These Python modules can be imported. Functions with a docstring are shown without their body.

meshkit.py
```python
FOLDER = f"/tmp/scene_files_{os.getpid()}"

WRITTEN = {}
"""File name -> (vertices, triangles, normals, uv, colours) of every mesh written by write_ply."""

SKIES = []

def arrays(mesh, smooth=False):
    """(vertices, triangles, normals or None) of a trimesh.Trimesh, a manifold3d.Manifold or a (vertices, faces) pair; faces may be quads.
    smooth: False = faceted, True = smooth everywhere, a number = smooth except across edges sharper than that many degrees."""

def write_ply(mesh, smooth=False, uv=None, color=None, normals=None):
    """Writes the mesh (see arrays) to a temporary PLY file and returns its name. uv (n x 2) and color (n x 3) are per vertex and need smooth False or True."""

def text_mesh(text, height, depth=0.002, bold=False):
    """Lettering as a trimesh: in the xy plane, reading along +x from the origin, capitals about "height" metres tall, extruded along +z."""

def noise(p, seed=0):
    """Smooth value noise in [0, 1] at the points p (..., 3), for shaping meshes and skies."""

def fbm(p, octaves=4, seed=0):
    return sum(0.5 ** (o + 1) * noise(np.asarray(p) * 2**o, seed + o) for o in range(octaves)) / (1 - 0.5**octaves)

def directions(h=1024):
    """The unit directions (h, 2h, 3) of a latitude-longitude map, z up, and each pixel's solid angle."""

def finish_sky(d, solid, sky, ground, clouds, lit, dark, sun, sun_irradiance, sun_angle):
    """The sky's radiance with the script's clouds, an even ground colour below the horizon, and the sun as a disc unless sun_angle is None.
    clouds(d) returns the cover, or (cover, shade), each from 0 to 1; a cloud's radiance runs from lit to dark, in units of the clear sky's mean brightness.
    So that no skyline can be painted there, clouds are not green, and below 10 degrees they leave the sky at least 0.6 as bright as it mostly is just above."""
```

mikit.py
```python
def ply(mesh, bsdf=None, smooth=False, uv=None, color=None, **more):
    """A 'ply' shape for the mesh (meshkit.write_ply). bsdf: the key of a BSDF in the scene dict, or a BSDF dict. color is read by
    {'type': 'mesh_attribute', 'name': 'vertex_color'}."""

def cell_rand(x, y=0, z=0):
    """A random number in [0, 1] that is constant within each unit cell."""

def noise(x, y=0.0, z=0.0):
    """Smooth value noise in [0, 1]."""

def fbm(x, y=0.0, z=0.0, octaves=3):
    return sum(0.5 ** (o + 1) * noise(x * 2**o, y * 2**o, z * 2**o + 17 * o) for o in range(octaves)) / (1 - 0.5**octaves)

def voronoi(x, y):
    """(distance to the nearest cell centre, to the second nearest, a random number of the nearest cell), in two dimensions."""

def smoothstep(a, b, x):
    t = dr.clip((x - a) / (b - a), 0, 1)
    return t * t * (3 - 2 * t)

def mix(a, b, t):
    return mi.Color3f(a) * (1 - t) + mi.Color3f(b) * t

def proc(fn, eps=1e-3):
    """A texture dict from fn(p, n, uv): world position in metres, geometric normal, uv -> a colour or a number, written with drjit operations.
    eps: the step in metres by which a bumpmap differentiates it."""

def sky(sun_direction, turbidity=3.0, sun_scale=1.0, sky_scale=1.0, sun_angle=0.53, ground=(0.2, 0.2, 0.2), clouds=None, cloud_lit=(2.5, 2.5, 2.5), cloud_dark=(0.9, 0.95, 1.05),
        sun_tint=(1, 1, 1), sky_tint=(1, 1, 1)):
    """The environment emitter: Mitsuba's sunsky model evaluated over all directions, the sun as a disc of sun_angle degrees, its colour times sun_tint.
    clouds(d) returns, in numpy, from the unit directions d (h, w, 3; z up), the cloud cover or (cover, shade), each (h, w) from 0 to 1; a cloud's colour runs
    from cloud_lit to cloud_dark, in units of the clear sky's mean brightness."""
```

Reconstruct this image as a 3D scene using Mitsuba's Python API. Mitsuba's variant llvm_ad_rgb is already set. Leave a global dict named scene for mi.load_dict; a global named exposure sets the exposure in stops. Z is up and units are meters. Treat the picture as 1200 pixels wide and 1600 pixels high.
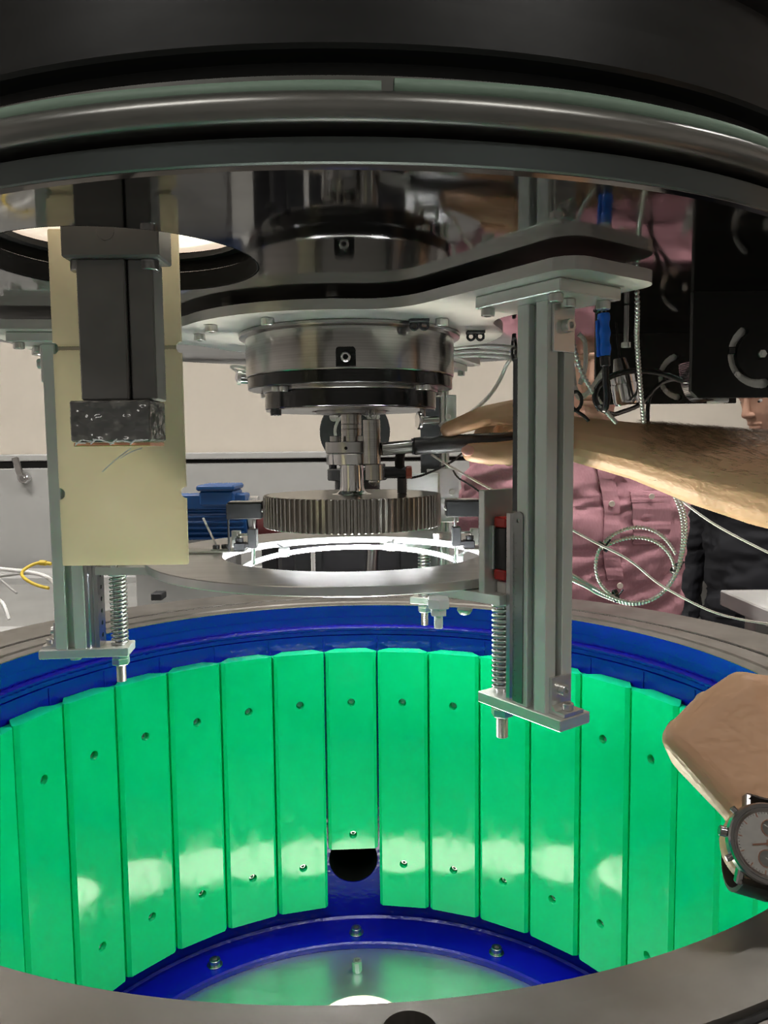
import math, random, numpy as np, trimesh, shapely, mitsuba as mi, mikit, meshkit
import manifold3d as m3
import drjit as dr
from shapely import affinity
from shapely.geometry import Polygon, Point, box as sbox
from mikit import noise, fbm, voronoi, smoothstep, mix, cell_rand, proc
from scipy.interpolate import CubicSpline
random.seed(7); RNG = np.random.default_rng(7)
T4 = mi.ScalarTransform4f
scene, labels = {}, {}

# ------------------------------------------------------------------ camera, light levels, exposure
F, PITCH, ROLL = 1200.0, 0.084, 0.0105
def cam_axes(p, r):
    c, s = math.cos(p), math.sin(p)
    Fw, D, R = np.array([0, c, -s]), np.array([0, -s, -c]), np.array([1.0, 0, 0])
    return np.array([math.cos(r)*R + math.sin(r)*D, -math.sin(r)*R + math.cos(r)*D, Fw])
CAM = cam_axes(PITCH, ROLL)
scene['camera'] = {'type': 'perspective', 'fov': math.degrees(2*math.atan(600/F)), 'fov_axis': 'x', 'near_clip': 0.02, 'far_clip': 50.0,
                   'to_world': T4().look_at(origin=[0, 0, 0], target=CAM[2].tolist(), up=(-CAM[1]).tolist())}
exposure = 0.0
LED_POWER = 96.0          # the LED ring inside the opening of the support ring
ROOM_POWER = 40.0          # ceiling panels towards the back wall
FRONT_POWER = 14.0         # ceiling panels above the camera's side
LAMP_POWER, BEAM_POWER = 8.5, 3.8      # glowing lens and upward beam of the work lamp on the vessel's bottom
PORT_POWER = 0.85          # the lit viewport of the lid
FLOOR_Z, CEIL_Z = -1.30, 1.75
AX = np.array([-0.033, 0.80])       # axis of vessel, gear and motor (x, y)
PC = np.array([-0.042, 0.808])      # axis of the three posts

def ray(x, y): return np.array([(x-600)/F, (y-800)/F, 1.0]) @ CAM
def at(x, y, Y): d = ray(x, y); return d*(Y/d[1])
def atz(x, y, z): d = ray(x, y); return d*(z/d[2])

# ------------------------------------------------------------------ materials
def C(*c): return {'type': 'rgb', 'value': list(map(float, c if len(c) == 3 else (c[0],)*3))}
def mat(name, col, rough=0.5, metal=0.0, **k):
    b = {'type': 'principled', 'base_color': col if isinstance(col, dict) else C(*col) if isinstance(col, (tuple, list)) else C(col),
         'roughness': rough if isinstance(rough, dict) else float(rough), 'metallic': float(metal), **k}
    scene['m_'+name] = {'type': 'twosided', 'b': b}
    return 'm_'+name
def bump(name, fn, scale, eps=5e-4):
    b = scene['m_'+name]['b']
    scene['m_'+name] = {'type': 'twosided', 'b': {'type': 'bumpmap', 't': proc(fn, eps), 'scale': float(scale), 'b': b}}

mat('lid_mirror', proc(lambda p, n, uv: mix((.20, .195, .19), (.27, .265, .26), fbm(p.x*9, p.y*40, 0, 3))),
    proc(lambda p, n, uv: .045 + .06*smoothstep(.45, .8, fbm(p.x*14, p.y*30, 3.0, 3))), 1.0)
mat('brushed', proc(lambda p, n, uv: mix((.36, .355, .345), (.46, .455, .44), noise(p.x*20, p.y*20, p.z*900))), .17, 1.0)
mat('ruler', (.20, .205, .20), .33, .9)
mat('chrome', .68, .09, 1.0)
mat('steel', .46, .26, 1.0)
mat('zinc', (.66, .66, .64), .25, .8)
mat('alu', proc(lambda p, n, uv: mix((.60, .61, .59), (.68, .69, .67), fbm(p.x*60, p.y*60, p.z*200, 3))), .36, .65)
mat('anodised', (.60, .62, .60), .42, .30)
mat('ring_alu', proc(lambda p, n, uv: mix((.62, .62, .64), (.72, .72, .74), fbm(p.x*25, p.y*140, 0, 3))), .33, .9)
mat('rim_steel', proc(lambda p, n, uv: mix((.20, .185, .165), (.33, .31, .285), fbm(p.x*22, p.y*22, p.z*30, 4))),
    proc(lambda p, n, uv: .38 + .2*fbm(p.x*40, p.y*40, 1, 2)), .9)
mat('shell_steel', (.30, .30, .30), .45, .9)
mat('green', proc(lambda p, n, uv: mix((.002, .64, .245), (.004, .70, .285), fbm(p.x*30, p.y*30, p.z*12, 3))),
    proc(lambda p, n, uv: .07 + .12*smoothstep(.42, .75, fbm(p.x*60, p.y*60, p.z*25, 3))), 0.0, specular=.5)
bump('green', lambda p, n, uv: fbm(p.x*25, p.y*25, p.z*20, 2), .00016)
mat('blue', (.002, .004, .31), .16, 0.0, clearcoat=.5, clearcoat_gloss=.9)
bump('blue', lambda p, n, uv: fbm(p.x*160, p.y*160, p.z*160, 2), .0006)
mat('floor_alu', proc(lambda p, n, uv: mix((.66, .69, .74), (.78, .81, .86), fbm(p.x*12, p.y*12, 0, 3))), .27, .9)
bump('floor_alu', lambda p, n, uv: fbm(p.x*18, p.y*60, 0, 2), .0004)
mat('black_gloss', .007, .13, 0.0, specular=.4)
mat('black_matt', .006, .6, 0.0, specular=.25)
mat('sensor_black', (.006, .0075, .009), .5)
mat('void_black', .006, .9, 0.0, specular=.1)
mat('black_part', (.018, .020, .022), .42)
mat('lid_black', proc(lambda p, n, uv: mix((.009, .010, .0105), (.018, .0195, .020), fbm(p.x*30, p.y*30, p.z*90, 3))), .36, .3)
mat('lid_side', (.085, .10, .10), .33, .8)
mat('lid_lip', proc(lambda p, n, uv: mix((.16, .17, .165), (.27, .265, .25), fbm(p.x*26, p.y*26, p.z*60, 3))), .30, .85)
mat('rubber_trim', (.19, .28, .22), .5)
mat('cream_cap', (.78, .72, .58), .5)
mat('dark_bracket', proc(lambda p, n, uv: mix((.13, .132, .13), (.18, .182, .178), fbm(p.x*50, p.y*50, p.z*50, 3))), .42)
mat('film', proc(lambda p, n, uv: mix((.10, .102, .10), (.19, .19, .18), smoothstep(.5, .7, fbm(p.x*130, p.y*130, p.z*130, 3)))), .12, 0.0, clearcoat=1.0)
bump('film', lambda p, n, uv: fbm(p.x*170, p.y*170, p.z*170, 2), .003)
mat('copper', (.72, .36, .22), .25, 1.0)
mat('white_plastic', (.75, .75, .73), .35)
mat('nylon', (.80, .85, .88), .25, 0.0)
mat('cable_white', (.80, .80, .78), .35)
mat('arm_hair', (.15, .085, .045), .5)
mat('score', (.42, .40, .30), .5)
mat('cable_grey', (.36, .36, .35), .45)
mat('cable_black', .012, .25)
mat('yellow', (.62, .45, .05), .45)
mat('connector_blue', (.0, .13, .68), .4)
mat('red', (.42, .015, .012), .3)
mat('dark_red', (.10, .014, .014), .4)
mat('copper_red', (.50, .13, .08), .35)
mat('motor_blue', (.006, .055, .19), .38)
mat('pump_dark', (.022, .022, .026), .4)
mat('cream_wall', proc(lambda p, n, uv: mix((.55, .50, .43), (.60, .55, .48), fbm(p.x*3, p.y*3, p.z*3, 3))), .8)
mat('grey_panel', proc(lambda p, n, uv: mix((.37, .37, .36), (.40, .40, .39), fbm(p.x*8, p.y*8, p.z*8, 3))), .5)
mat('ledge_grey', (.40, .40, .39), .5)
mat('dark_gap', .03, .7)
mat('white_wall', (.66, .62, .60), .8)
mat('ceiling_white', (.62, .62, .60), .9)
mat('floor_grey', proc(lambda p, n, uv: mix((.16, .16, .155), (.21, .21, .20), fbm(p.x*4, p.y*4, 0, 4))), .5)
mat('deck_grey', proc(lambda p, n, uv: mix((.22, .22, .21), (.26, .26, .25), fbm(p.x*9, p.y*9, 0, 3))), .5)
mat('skin', proc(lambda p, n, uv: mix((.52, .30, .18), (.62, .385, .24), fbm(p.x*55, p.y*55, p.z*55, 4))), .5, 0.0, specular=.35)
bump('skin', lambda p, n, uv: fbm(p.x*300, p.y*300, p.z*300, 2), .0006)
mat('skin_face', proc(lambda p, n, uv: mix((.36, .20, .14), (.44, .26, .185), fbm(p.x*40, p.y*40, p.z*40, 3))), .55)
mat('nail', (.72, .36, .30), .22)
mat('hair', (.035, .024, .018), .55)
mat('pink_shirt', proc(lambda p, n, uv: mix((.37, .170, .205), (.48, .245, .285), .5*fbm(p.x*30, p.y*30, p.z*30, 3) + .5*noise(p.x*420, p.z*130, p.y*420))), .85, 0.0, sheen=.3)
mat('navy', (.012, .013, .018), .8)
mat('trousers', (.035, .04, .06), .85)
mat('grey_shirt', (.12, .12, .13), .85)
mat('eye', .5, .2)
mat('shoe', .02, .5)
mat('button', (.72, .62, .55), .35)
mat('handle_black', .016, .33)
mat('dial', proc(lambda p, n, uv: mix((.36, .35, .335), (.42, .41, .39), fbm(p.x*300, p.y*300, p.z*300, 2))), .35, .3)
mat('bezel', (.34, .33, .33), .2, 1.0)
mat('rose', (.62, .34, .25), .2, 1.0)
mat('strap', .014, .5)
mat('white_paint', (.6, .6, .58), .5)
mat('screen_dark', .02, .15)
scene['m_sheet'] = {'type': 'principledthin', 'base_color': proc(lambda p, n, uv: mix((.82, .775, .62), (.87, .83, .70), fbm(p.x*25, p.y*25, p.z*25, 3))),
                    'roughness': .45, 'diff_trans': 1.15, 'spec_trans': 0.0, 'eta': 1.45}
scene['m_glass'] = {'type': 'thindielectric', 'int_ior': 1.5}

# ------------------------------------------------------------------ mesh helpers
def TR(x=0, y=0, z=0): M = np.eye(4); M[:3, 3] = (x, y, z); return M
def RZ(d): a = math.radians(d); M = np.eye(4); M[:2, :2] = [[math.cos(a), -math.sin(a)], [math.sin(a), math.cos(a)]]; return M
def RX(d): a = math.radians(d); M = np.eye(4); M[1:3, 1:3] = [[math.cos(a), -math.sin(a)], [math.sin(a), math.cos(a)]]; return M
def RY(d): a = math.radians(d); M = np.eye(4); M[0, 0] = M[2, 2] = math.cos(a); M[0, 2] = math.sin(a); M[2, 0] = -math.sin(a); return M
def SC(s, sy=None, sz=None): return np.diag([s, s if sy is None else sy, s if sz is None else sz, 1.0])
def align(d, pos=(0, 0, 0), up=None):
    z = np.asarray(d, float); z = z/np.linalg.norm(z)
    h = np.array([0, 0, 1.0]) if up is None else np.asarray(up, float)
    if abs(z @ h) > .98: h = np.array([1.0, 0, 0])
    x = np.cross(h, z); x /= np.linalg.norm(x)
    M = np.eye(4); M[:3, 0], M[:3, 1], M[:3, 2], M[:3, 3] = x, np.cross(z, x), z, pos
    return M
def frame(deg, c=PC): return TR(c[0], c[1], 0) @ RZ(deg)
def xf(m, M): m = m.copy(); m.apply_transform(M); return m
def tm(man): q = man.to_mesh(); return trimesh.Trimesh(np.array(q.vert_properties[:, :3]), np.array(q.tri_verts), process=False)
def mf(mesh): mesh = mesh.copy(); mesh.merge_vertices(); return m3.Manifold(m3.Mesh(np.asarray(mesh.vertices, np.float32), np.asarray(mesh.faces, np.uint32)))
def cat(*ms): return trimesh.util.concatenate([m for m in ms])
def ext(poly, h, z=0.0):
    m = trimesh.creation.extrude_polygon(poly, h, engine='earcut'); m.apply_translation([0, 0, z]); return m
def bx(x0, x1, y0, y1, z0, z1, b=0.0006):
    """A box with chamfered edges."""
    lo, hi = np.array([x0, y0, z0], float), np.array([x1, y1, z1], float)
    b = min(b, .3*float((hi-lo).min()))
    pts = []
    for s in np.ndindex(2, 2, 2):
        c = np.where(s, hi, lo); d = np.where(s, -b, b)
        for k in range(3):
            q = c + d; q[k] = c[k]; pts.append(q)
    return trimesh.convex.convex_hull(np.array(pts))
def cbx(c, s, b=.0006): c, s = np.asarray(c, float), np.asarray(s, float)/2; return bx(c[0]-s[0], c[0]+s[0], c[1]-s[1], c[1]+s[1], c[2]-s[2], c[2]+s[2], b)
def lathe(prof, n=96):
    """A closed profile of (r, z) turned about z; the profile is given counterclockwise or not."""
    p = np.asarray(prof, float)
    return trimesh.creation.revolve(np.vstack([p, p[:1]]), sections=n)
def cyl(r, z0, z1, n=48, b=0.0005):
    b = min(b, r*.3, abs(z1-z0)*.3)
    return trimesh.creation.revolve(np.array([[0, z0], [r-b, z0], [r, z0+b], [r, z1-b], [r-b, z1], [0, z1]]), sections=n)
def between(p, q, r, n=24, b=.0004):
    p, q = np.asarray(p, float), np.asarray(q, float)
    return xf(cyl(r, 0, float(np.linalg.norm(q-p)), n, b), align(q-p, p))
def hexprism(r, h, b=.08):
    hexa = lambda rr, z: [[rr*math.cos(a), rr*math.sin(a), z] for a in np.arange(6)*math.pi/3]
    return trimesh.convex.convex_hull(np.array(hexa(r*(1-b), 0)+hexa(r, h*b*1.5)+hexa(r, h*(1-b*1.5))+hexa(r*(1-b), h)))
def spline(pts, n=80, closed=False):
    p = np.asarray(pts, float)
    if closed: p = np.vstack([p, p[:1]])
    t = np.concatenate([[0], np.cumsum(np.linalg.norm(np.diff(p, axis=0), axis=1))])
    cs = CubicSpline(t, p, bc_type='periodic' if closed else 'natural')
    return cs(np.linspace(0, t[-1], n))
def sweep(path, r, sides=8, closed=False):
    """A tube along a polyline; r is a number or one number per point."""
    p = np.asarray(path, float)
    if closed and np.allclose(p[0], p[-1]): p = p[:-1]
    n = len(p); rr = np.broadcast_to(np.asarray(r, float), (n,))
    if closed: t = np.roll(p, -1, 0) - np.roll(p, 1, 0)
    else: t = np.gradient(p, axis=0)
    t = t/np.maximum(np.linalg.norm(t, axis=1, keepdims=True), 1e-12)
    a = np.zeros_like(p); h = np.array([0, 0, 1.0]) if abs(t[0, 2]) < .9 else np.array([1.0, 0, 0])
    a[0] = np.cross(t[0], h); a[0] /= np.linalg.norm(a[0])
    for i in range(1, n):
        v = a[i-1] - t[i]*(a[i-1] @ t[i]); a[i] = v/np.linalg.norm(v)
    b = np.cross(t, a); th = np.arange(sides)*2*np.pi/sides
    V = (p[:, None] + rr[:, None, None]*(np.cos(th)[None, :, None]*a[:, None] + np.sin(th)[None, :, None]*b[:, None])).reshape(-1, 3)
    faces = []
    for i in range(n if closed else n-1):
        k = (i+1) % n
        for j in range(sides):
            l = (j+1) % sides
            faces += [[i*sides+j, i*sides+l, k*sides+l], [i*sides+j, k*sides+l, k*sides+j]]
    if not closed:
        V = np.vstack([V, p[:1], p[-1:]])
        for j in range(sides):
            l = (j+1) % sides
            faces += [[n*sides, l, j], [n*sides+1, (n-1)*sides+j, (n-1)*sides+l]]
    return trimesh.Trimesh(V, np.array(faces), process=False)
def wire(pts, r, n=60, sides=8): return sweep(spline(pts, n), r, sides)
def hose(pts, r=.0022, pitch=.0036, sides=8, closed=False):
    p = spline(pts, 400, closed); L = np.linalg.norm(np.diff(p, axis=0), axis=1).sum(); turns = int(L/pitch)
    n = turns*4; p = spline(pts, n+1, closed); k = np.arange(n+1) % 4
    return sweep(p, r*np.choose(k, [1.0, 1.0, .66, .66]), sides, closed)
def coil(r, wr, z0, z1, turns, sides=6, per=16):
    n = int(turns*per); t = np.arange(n+1)/per
    return sweep(np.stack([r*np.cos(2*np.pi*t), r*np.sin(2*np.pi*t), z0+(z1-z0)*t/turns], -1), wr, sides)
def thread(r, z0, z1, pitch=.0012, n=14):
    k = max(2, int(abs(z1-z0)/pitch*2)); z = np.linspace(z0, z1, k+1)
    pr = [[0, z0]] + [[r if i % 2 else r*.86, zz] for i, zz in enumerate(z)] + [[0, z1]]
    return trimesh.creation.revolve(np.array(pr), sections=n)
def ringpoly(r0, r1, n=96): return Point(0, 0).buffer(r1, n//4).difference(Point(0, 0).buffer(r0, n//4))

def numbered(base):
    if base not in USED: USED.add(base); return base
    i = 1
    while f'{base}_{i:03d}' in USED: i += 1
    USED.add(f'{base}_{i:03d}'); return f'{base}_{i:03d}'
USED = set()
def thing(name, label, category, group=None):
    key = numbered(name); labels[key] = {'label': label, 'category': category}
    if group: labels[key]['group'] = group
    return key
def part(parent, name, mesh, m, smooth=32, label=None, kind=None, M=None, **more):
    key = numbered(parent+'__'+name)
    scene[key] = mikit.ply(mesh if M is None else xf(mesh, M), m if isinstance(m, dict) or m is None else 'm_'+m, smooth, **more)
    if label or kind: labels[key] = {**({'label': label} if label else {}), **({'kind': kind} if kind else {})}
    return key
def single(name, mesh, m, label, category, group=None, smooth=32, kind=None, M=None):
    key = thing(name, label, category, group); scene[key] = mikit.ply(mesh if M is None else xf(mesh, M), 'm_'+m, smooth)
    if kind: labels[key]['kind'] = kind
    return key
def struct(name, mesh, m, smooth=False, label=None):
    scene[name] = mikit.ply(mesh, 'm_'+m, smooth); labels[name] = {'kind': 'structure', **({'label': label} if label else {})}; USED.add(name); return name
def inst(parent, name, proto, M, label=None):
    key = numbered(parent+'__'+name); scene[key] = {**proto, 'to_world': T4(np.asarray(M).tolist())}
    if label: labels[key] = {'label': label}
    return key
# fasteners, all of head radius 1, along +z from z = 0
_socket = tm(mf(cyl(1, 0, 1.15, 24, .1)) - mf(xf(hexprism(.55, 1.0, .01), TR(0, 0, .55))))
P_SCREW = mikit.ply(_socket, 'm_zinc', 30)
P_SCREW_DARK = mikit.ply(_socket, 'm_steel', 30)
P_SCREW_BLACK = mikit.ply(_socket, 'm_black_part', 30)
_nut = tm(mf(hexprism(1, .8)) - mf(cyl(.52, -.1, 1, 20, .01)))
P_NUT = mikit.ply(cat(_nut, thread(.5, -.05, 1.1, .12, 12)), 'm_zinc', 30)
P_HEX = mikit.ply(cat(hexprism(1, .7), cyl(.45, .6, .95, 16, .05)), 'm_zinc', 30)
def screw(parent, pos, d=(0, 0, -1), r=.0045, proto=None, name='screw'):
    return inst(parent, name, P_SCREW if proto is None else proto, align(d, pos) @ SC(r))
def tris(): return sum(len(v[1]) for v in meshkit.WRITTEN.values())

# ------------------------------------------------------------------ the room
RX0, RX1, RY0, RY1 = -3.4, 3.4, -2.6, 2.95
struct('floor', bx(RX0-.1, RX1+.1, RY0-.1, RY1+.1, FLOOR_Z-.1, FLOOR_Z, .001), 'floor_grey')
struct('ceiling', bx(RX0-.1, RX1+.1, RY0-.1, RY1+.1, CEIL_Z, CEIL_Z+.1, .001), 'ceiling_white')
struct('wall_back', bx(RX0-.1, RX1+.1, RY1, RY1+.1, FLOOR_Z, CEIL_Z, .001), 'cream_wall', label='cream painted wall behind the machine')
struct('wall_front', bx(RX0-.1, RX1+.1, RY0-.1, RY0, FLOOR_Z, CEIL_Z, .001), 'grey_panel')
struct('wall_left', bx(RX0-.1, RX0, RY0, RY1, FLOOR_Z, CEIL_Z, .001), 'white_wall')
struct('wall_right', bx(RX1, RX1+.1, RY0, RY1, FLOOR_Z, CEIL_Z, .001), 'white_wall')
def ceiling_light(x, y, w, d, power, label, group=None):
    t = thing('ceiling_light', label, 'ceiling light', group)
    fr = tm(mf(bx(x-w/2-.03, x+w/2+.03, y-d/2-.03, y+d/2+.03, CEIL_Z-.05, CEIL_Z-.001)) - mf(bx(x-w/2, x+w/2, y-d/2, y+d/2, CEIL_Z-.08, CEIL_Z-.03)))
    part(t, 'frame', fr, 'white_paint', False)
    k = part(t, 'diffuser', (np.array([[x-w/2, y-d/2, CEIL_Z-.04], [x-w/2, y+d/2, CEIL_Z-.04], [x+w/2, y+d/2, CEIL_Z-.04], [x+w/2, y-d/2, CEIL_Z-.04]]), np.array([[0, 1, 2, 3]])), 'white_paint', False)
    scene[k]['emitter'] = {'type': 'area', 'radiance': C(power, power*.96, power*.90)}
ceiling_light(-1.5, 1.40, 1.2, .3, ROOM_POWER, 'long ceiling light panel over the equipment cabinet, left one', 'ceiling lights above the back of the room')
ceiling_light(0.9, 1.30, 1.2, .3, ROOM_POWER, 'long ceiling light panel above the two people at the back', 'ceiling lights above the back of the room')
ceiling_light(-1.2, -1.0, 1.2, .3, FRONT_POWER, 'long ceiling light panel on the near side of the machine, left one', 'ceiling lights on the near side')
ceiling_light(1.2, -1.0, 1.2, .3, FRONT_POWER, 'long ceiling light panel on the near side of the machine, right one', 'ceiling lights on the near side')

# grey equipment cabinet along the back wall, its gap, ledge and latch
CY = 2.60
t = thing('equipment_cabinet', 'long grey metal cabinet with a dark gap under its ledge along the back wall', 'cabinet')
part(t, 'body', bx(-3.2, 1.2, CY+.02, RY1-.002, FLOOR_Z+.001, -.036, .002), 'dark_gap')
part(t, 'top_ledge', bx(-3.2, 1.2, CY-.012, RY1-.002, -.034, -.012, .003), 'ledge_grey')
for i, (x0, x1) in enumerate([(-3.18, -2.1), (-2.09, -.78), (-.775, .2), (.205, 1.19)]):
    top = -.058 if i < 2 else -.046
    part(t, 'door_panel', bx(x0, x1, CY, CY+.02, -.41, top, .003), 'grey_panel')
    part(t, 'base_panel', bx(x0, x1, CY+.004, CY+.02, FLOOR_Z+.06, -.425, .003), 'grey_panel')
lp = at(36, 742, CY-.012)
k = part(t, 'latch', cat(xf(cyl(.018, 0, .03, 20, .003), align((0, -1, 0), lp+np.array([.006, .012, -.012]))), xf(cbx((0, -.02, .03), (.024, .01, .062), .004), TR(*lp) @ RY(-14))), 'chrome', label='chrome quarter turn latch')
part(k, 'dial', xf(cyl(.009, .03, .034, 16, .002), align((0, -1, 0), lp+np.array([.006, .012, -.012]))), 'steel')

# deck of the machine frame behind the vessel, left, and bench at the right
t = thing('machine_deck', 'grey machine deck with raised tray edges behind the vessel, holding the blue motor', 'deck')
part(t, 'plate', bx(-2.4, .16, 1.50, 2.55, -.47, -.43, .003), 'deck_grey')
for i, (y0, y1, z1) in enumerate([(1.50, 1.56, -.36), (1.72, 1.78, -.385), (2.46, 2.54, -.39)]):
    pr = Polygon([(y0, -.43), (y0, z1-.02), (y0+.02, z1), (y1, z1), (y1, -.43)])
    m = ext(pr, 2.56 if i != 1 else 1.45); part(t, 'tray_edge', xf(m, TR(-2.4, 0, 0) @ np.array([[0, 0, 1, 0], [1, 0, 0, 0], [0, 1, 0, 0], [0, 0, 0, 1.0]])), 'grey_panel')
for x in (-2.3, -1.0, .05):
    for y in (1.55, 2.45): part(t, 'leg', cbx((x, y, (FLOOR_Z-.47)/2), (.06, .06, -.47-FLOOR_Z), .004), 'grey_panel')
t = thing('bench', 'pale grey bench at the right behind the vessel rim, below the navy shirt', 'bench')
part(t, 'top', bx(.76, 1.9, 1.32, 1.72, -.365, -.33, .003), 'ledge_grey')
for x in (.83, 1.83):
    for y in (1.37, 1.67): part(t, 'leg', cbx((x, y, (FLOOR_Z-.365)/2), (.05, .05, -.365-FLOOR_Z), .003), 'grey_panel')

# ------------------------------------------------------------------ the vessel
VES = thing('vacuum_vessel', 'round open vessel with steel rim, blue painted wall and green lining panels', 'vessel')
A4 = TR(AX[0], AX[1], 0)
RZT = -.258
rim = mf(lathe([(.460, RZT-.003), (.4605, RZT-.0025), (.477, RZT-.0022), (.479, RZT), (.508, RZT), (.509, RZT-.005), (.516, RZT-.005), (.517, RZT), (.592, RZT), (.597, RZT-.005), (.597, -.33), (.4616, -.33), (.4616, RZT-.0036), (.460, RZT-.0036)], 256))
hp = atz(640, 1603, RZT) - np.array([AX[0], AX[1], 0])
rim = rim - mf(xf(cyl(.0125, -.30, -.2, 32), TR(hp[0], hp[1], 0)))
k = part(VES, 'rim_flange', tm(rim), 'rim_steel', 25, 'bare steel rim flange', M=A4)
part(k, 'seal_ring', lathe([(.5095+.003+.003*math.cos(a), RZT-.0035+.0028*math.sin(a)) for a in np.arange(8)*math.pi/4], 160), 'black_matt', 40, 'black seal in the rim groove', M=A4)
# upper collar: bright painted bore below the rim, with a step and a weld bead
part(VES, 'collar', lathe([(.4603, RZT-.0038), (.4603, -.279), (.4608, -.280), (.4611, -.282), (.4611, -.294), (.4600, -.297), (.4560, -.300), (.4555, -.309), (.4614, -.3105), (.4614, RZT-.0038)], 256), 'blue', 28, 'blue painted collar under the rim', M=A4)
t = np.linspace(0, 2*np.pi, 520, endpoint=False)
bead_r = .0040 + .0013*np.abs(np.sin(t*130)) + .0008*RNG.random(520)
part(VES, 'weld_bead', sweep(np.stack([(.4575)*np.cos(t), .4575*np.sin(t), -.2985+0*t], -1), bead_r, 7, True), 'blue', True, 'painted weld bead', M=A4)
NP, A0 = 32, 93.2
STEP = 360/NP
PORT_Z, PORT_R = -.697, .0412
apo = .4525; vo = Polygon([(apo/math.cos(math.pi/NP)*math.cos(math.radians(A0+STEP*(i+.5))), apo/math.cos(math.pi/NP)*math.sin(math.radians(A0+STEP*(i+.5)))) for i in range(NP)])
shell = mf(ext(Point(0, 0).buffer(.500, 48).difference(vo), .53, -.84))
uA = np.array([math.cos(math.radians(A0)), math.sin(math.radians(A0)), 0])
shell = shell - mf(xf(cyl(PORT_R, .42, .56, 48, .0001), align(uA) @ np.eye(4)).apply_translation([0, 0, PORT_Z]))
part(VES, 'wall', tm(shell), 'blue', 20, 'glossy blue painted wall behind the panels', M=A4)
part(VES, 'port_tube', xf(tm((mf(cyl(PORT_R+.006, .5005, .86, 48)) + mf(cyl(PORT_R-.0002, .4545, .51, 48))) - mf(cyl(PORT_R-.0012, .40, .85, 48))), align(uA)).apply_translation([0, 0, PORT_Z]), 'void_black', 30, 'dark round port low in the wall', M=A4)
for i in range(NP):
    a = math.radians(A0+STEP*(i+.5)); r = apo/math.cos(math.pi/NP)
    part(VES, 'seam', xf(cbx((0, 0, -.3235), (.0016, .0022, .023), .0004), TR(AX[0]+(r-.0008)*math.cos(a), AX[1]+(r-.0008)*math.sin(a), 0) @ RZ(math.degrees(a))), 'blue', False)
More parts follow.
